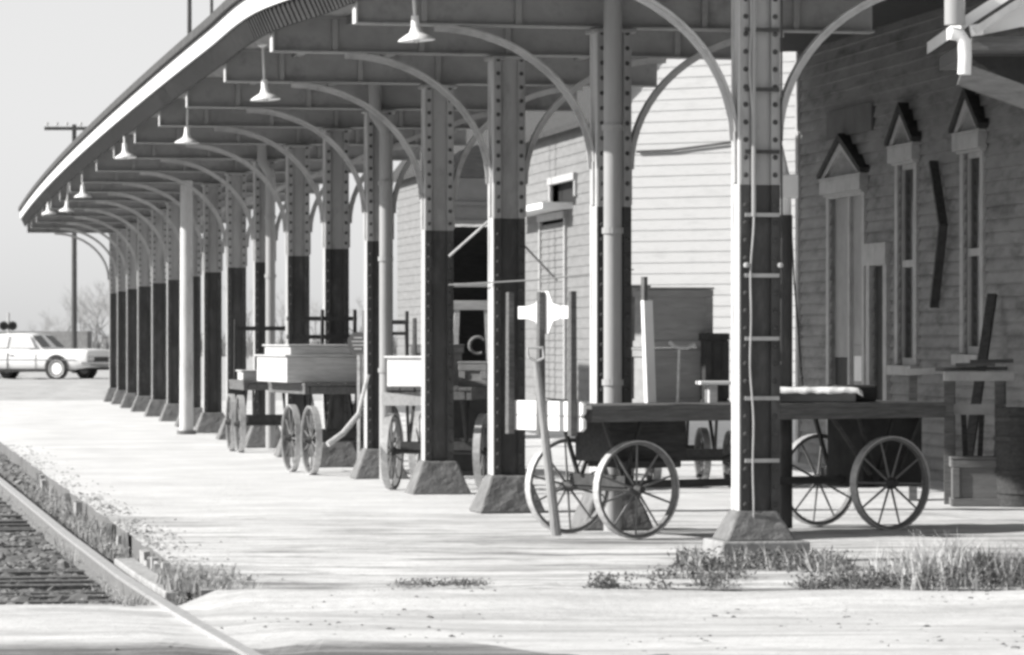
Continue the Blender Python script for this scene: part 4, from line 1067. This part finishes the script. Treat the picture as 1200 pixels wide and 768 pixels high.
def pole(x,Y,zt,r,lab,arm=None):
    X=px(x,Y); root=thing('utility_pole',(X,Y,gz(X,Y)-.1),0,lab,'utility pole','wooden utility poles')
    h=zt-gz(X,Y)+.1
    s=MB(); s.tube([(0,0,0),(0,0,h*.5),(0,0,h)],[r,r*.87,r*.72],12); s.build('pole',pole_wood,root,smooth=True)
    if arm:
        s=MB(); s.box((0,-r,h-arm),(2.1,.1,.12)); ar=s.build('crossarm',pole_wood,root)
        for k in (-.95,-.6,-.25,.25,.6,.95):
            s=MB(); s.lathe([(.02,0),(.02,.06),(.05,.07),(.05,.15),(.001,.17)],10,Matrix.Translation((k,-r,h-arm+.06))); s.build('insulator',worn_steel,ar)
    return root
pole(87,140,pz(146,140),.105,'wooden utility pole with crossarm behind the parked car',.15)
pole(222,101,12.2,.075,'tall thin pole rising above the canopy roof, left of two',None)
pole(248,102,12.6,.055,'tall thin pole rising above the canopy roof, right of two',None)
# crossing signal seen above the car
Yx=150; X=px(10,Yx); xs_=thing('crossing_signal',(X,Yx,gz(X,Yx)),0,'railway crossing signal with two round dark lamps above the parked car','signal')
zc=pz(382,Yx)-gz(X,Yx)
s=MB(); s.tube([(0,0,0),(0,0,zc+.5)],.05,10); s.build('mast',worn_steel,xs_)
s=MB(); s.box((0,-.06,zc),(.5,.05,.06)); s.build('crossbar',iron,xs_)
for sx in (-1,1):
    M=Matrix.Translation((sx*.17,-.1,zc))@Matrix.Rotation(R(90),4,'X')
    s=MB(); s.lathe([(.001,.0),(.17,.0),(.175,.02),(.12,.03),(.12,.10),(.10,.10),(.10,.04),(.001,.04)],18,M); s.build('lamp_disc',iron,xs_)
# low wall behind the car, far trees
s=MB(); a=Vector((px(-60,175),175,0)); b=Vector((px(105,172),172,0)); s.bar(a+Vector((0,0,.9)),b+Vector((0,0,.9)),.4,1.9); 
s.build('wall',concrete); o=s; w_o=bpy.data.objects[-1] if False else [q for q in bpy.data.objects if q.name.startswith('wall') and q.parent is None][0]
w_o.name='low_wall'; tag(w_o,'long low pale wall in the distance behind the parked car','wall')
def tree(x,Y,h,lab,seed):
    rnd=random.Random(seed); X=px(x,Y); root=thing('bare_tree',(X,Y,gz(X,Y)-.1),0,lab,'tree','leafless trees in the distance')
    tk=MB(); tw=MB()
    def grow(p,d,l,r,lev):
        q=p+d*l; mid=p.lerp(q,.5)+Vector((rnd.gauss(0,.04)*l,rnd.gauss(0,.04)*l,0))
        (tk if lev<2 else tw).tube([p,mid,q],[r,r*.85,r*.7],6 if lev<2 else 3,cap=False)
        if lev>=5: return
        n=3 if lev<4 else 4
        for k in range(n):
            e=(d+Vector((rnd.gauss(0,.55),rnd.gauss(0,.55),rnd.uniform(-.05,.45)))).normalized()
            grow(p.lerp(q,rnd.uniform(.55,1)),e,l*rnd.uniform(.6,.85),r*.58,lev+1)
    grow(Vector((0,0,0)),Vector((rnd.gauss(0,.05),rnd.gauss(0,.05),1)).normalized(),h*.26,h*.010,0)
    tk.build('trunk',bark,root); tw.build('crown',twig_mat,root)
for k,(x,Y,h,lab) in enumerate(((131,200,6.4,'tall bare pale tree close against the farthest column'),(96,215,5.6,'bare pale tree just right of the utility pole'),(112,225,6.8,'tall bare pale tree above the front of the parked car'),(78,235,5.0,'bare pale tree just left of the utility pole'),(45,250,4.2,'low bare tree above the roof of the parked car'),(120,190,5.6,'bare pale tree just left of the far end of the columns'),(104,205,5.2,'bare pale tree between the utility pole and the canopy end'),(142,215,6.0,'bare tree behind the farthest column'),(66,230,3.6,'low bare tree left of the utility pole'),(290,230,6.2,'bare tree glimpsed between the far columns'),(330,240,6.5,'bare tree glimpsed left of the middle columns'),(372,235,6.0,'bare tree glimpsed between the middle columns'),(418,245,6.4,'bare tree glimpsed behind the fifth column'))):
    tree(x,Y,h,lab,50+k)
s=MB()
for _ in range(2600):
    x=random.uniform(-30,9); y=random.uniform(255,300); h=random.uniform(.4,2.0)*(1+.5*nz(x,0,.15)); blades(s,(x,y,.2),h,2,1.2,.05,.5)
stuff(s.build('far_brush',far_wood))

# ------------------------------------------------------------------ camera, sky, sun
cd=bpy.data.cameras.new('camera'); cam=bpy.data.objects.new('camera',cd); col.objects.link(cam); S.camera=cam
cam.location=(0,0,EYE); cam.rotation_euler=(R(90),0,0); cd.sensor_width=36; cd.lens=36*F/1200; cd.shift_y=(HZ-384)/1200
cd.clip_start=.5; cd.clip_end=6000
cd.dof.use_dof=True; cd.dof.focus_distance=33; cd.dof.aperture_fstop=8.0

ELEV=R(30); az=math.atan2(-.13,-.99)            # direction towards the sun in plan
tosun=Vector((math.cos(az)*math.cos(ELEV),math.sin(az)*math.cos(ELEV),math.sin(ELEV)))
ld=bpy.data.lights.new('sun','SUN'); ld.energy=4.4; ld.angle=R(.55); ld.color=(1,.985,.96)
lo=bpy.data.objects.new('sun',ld); col.objects.link(lo); lo.rotation_euler=tosun.to_track_quat('Z','Y').to_euler(); lo.location=(-20,10,20)
W=bpy.data.worlds.new('World'); S.world=W; W.use_nodes=True; nt=W.node_tree
sky=nt.nodes.new('ShaderNodeTexSky'); sky.sky_type='NISHITA'; sky.sun_disc=False; sky.sun_elevation=ELEV
sky.sun_rotation=math.atan2(tosun.x,tosun.y); sky.dust_density=1.0; sky.air_density=1.0; sky.ozone_density=1.0; sky.altitude=0
bw=nt.nodes.new('ShaderNodeRGBToBW'); bg=nt.nodes['Background']; bg.inputs['Strength'].default_value=.13
pw=nt.nodes.new('ShaderNodeMath'); pw.operation='POWER'; pw.inputs[1].default_value=.35      # flattens sky brightness to an even, pale tone
ml=nt.nodes.new('ShaderNodeMath'); ml.operation='MULTIPLY'; ml.inputs[1].default_value=2.15
nt.links.new(sky.outputs['Color'],bw.inputs['Color']); nt.links.new(bw.outputs['Val'],pw.inputs[0]); nt.links.new(pw.outputs[0],ml.inputs[0]); nt.links.new(ml.outputs[0],bg.inputs['Color'])
S.view_settings.view_transform='Standard'; S.view_settings.look='None'; S.view_settings.gamma=1; S.view_settings.use_curve_mapping=False
S.view_settings.exposure=0.80
S.cycles.filter_width=3.0
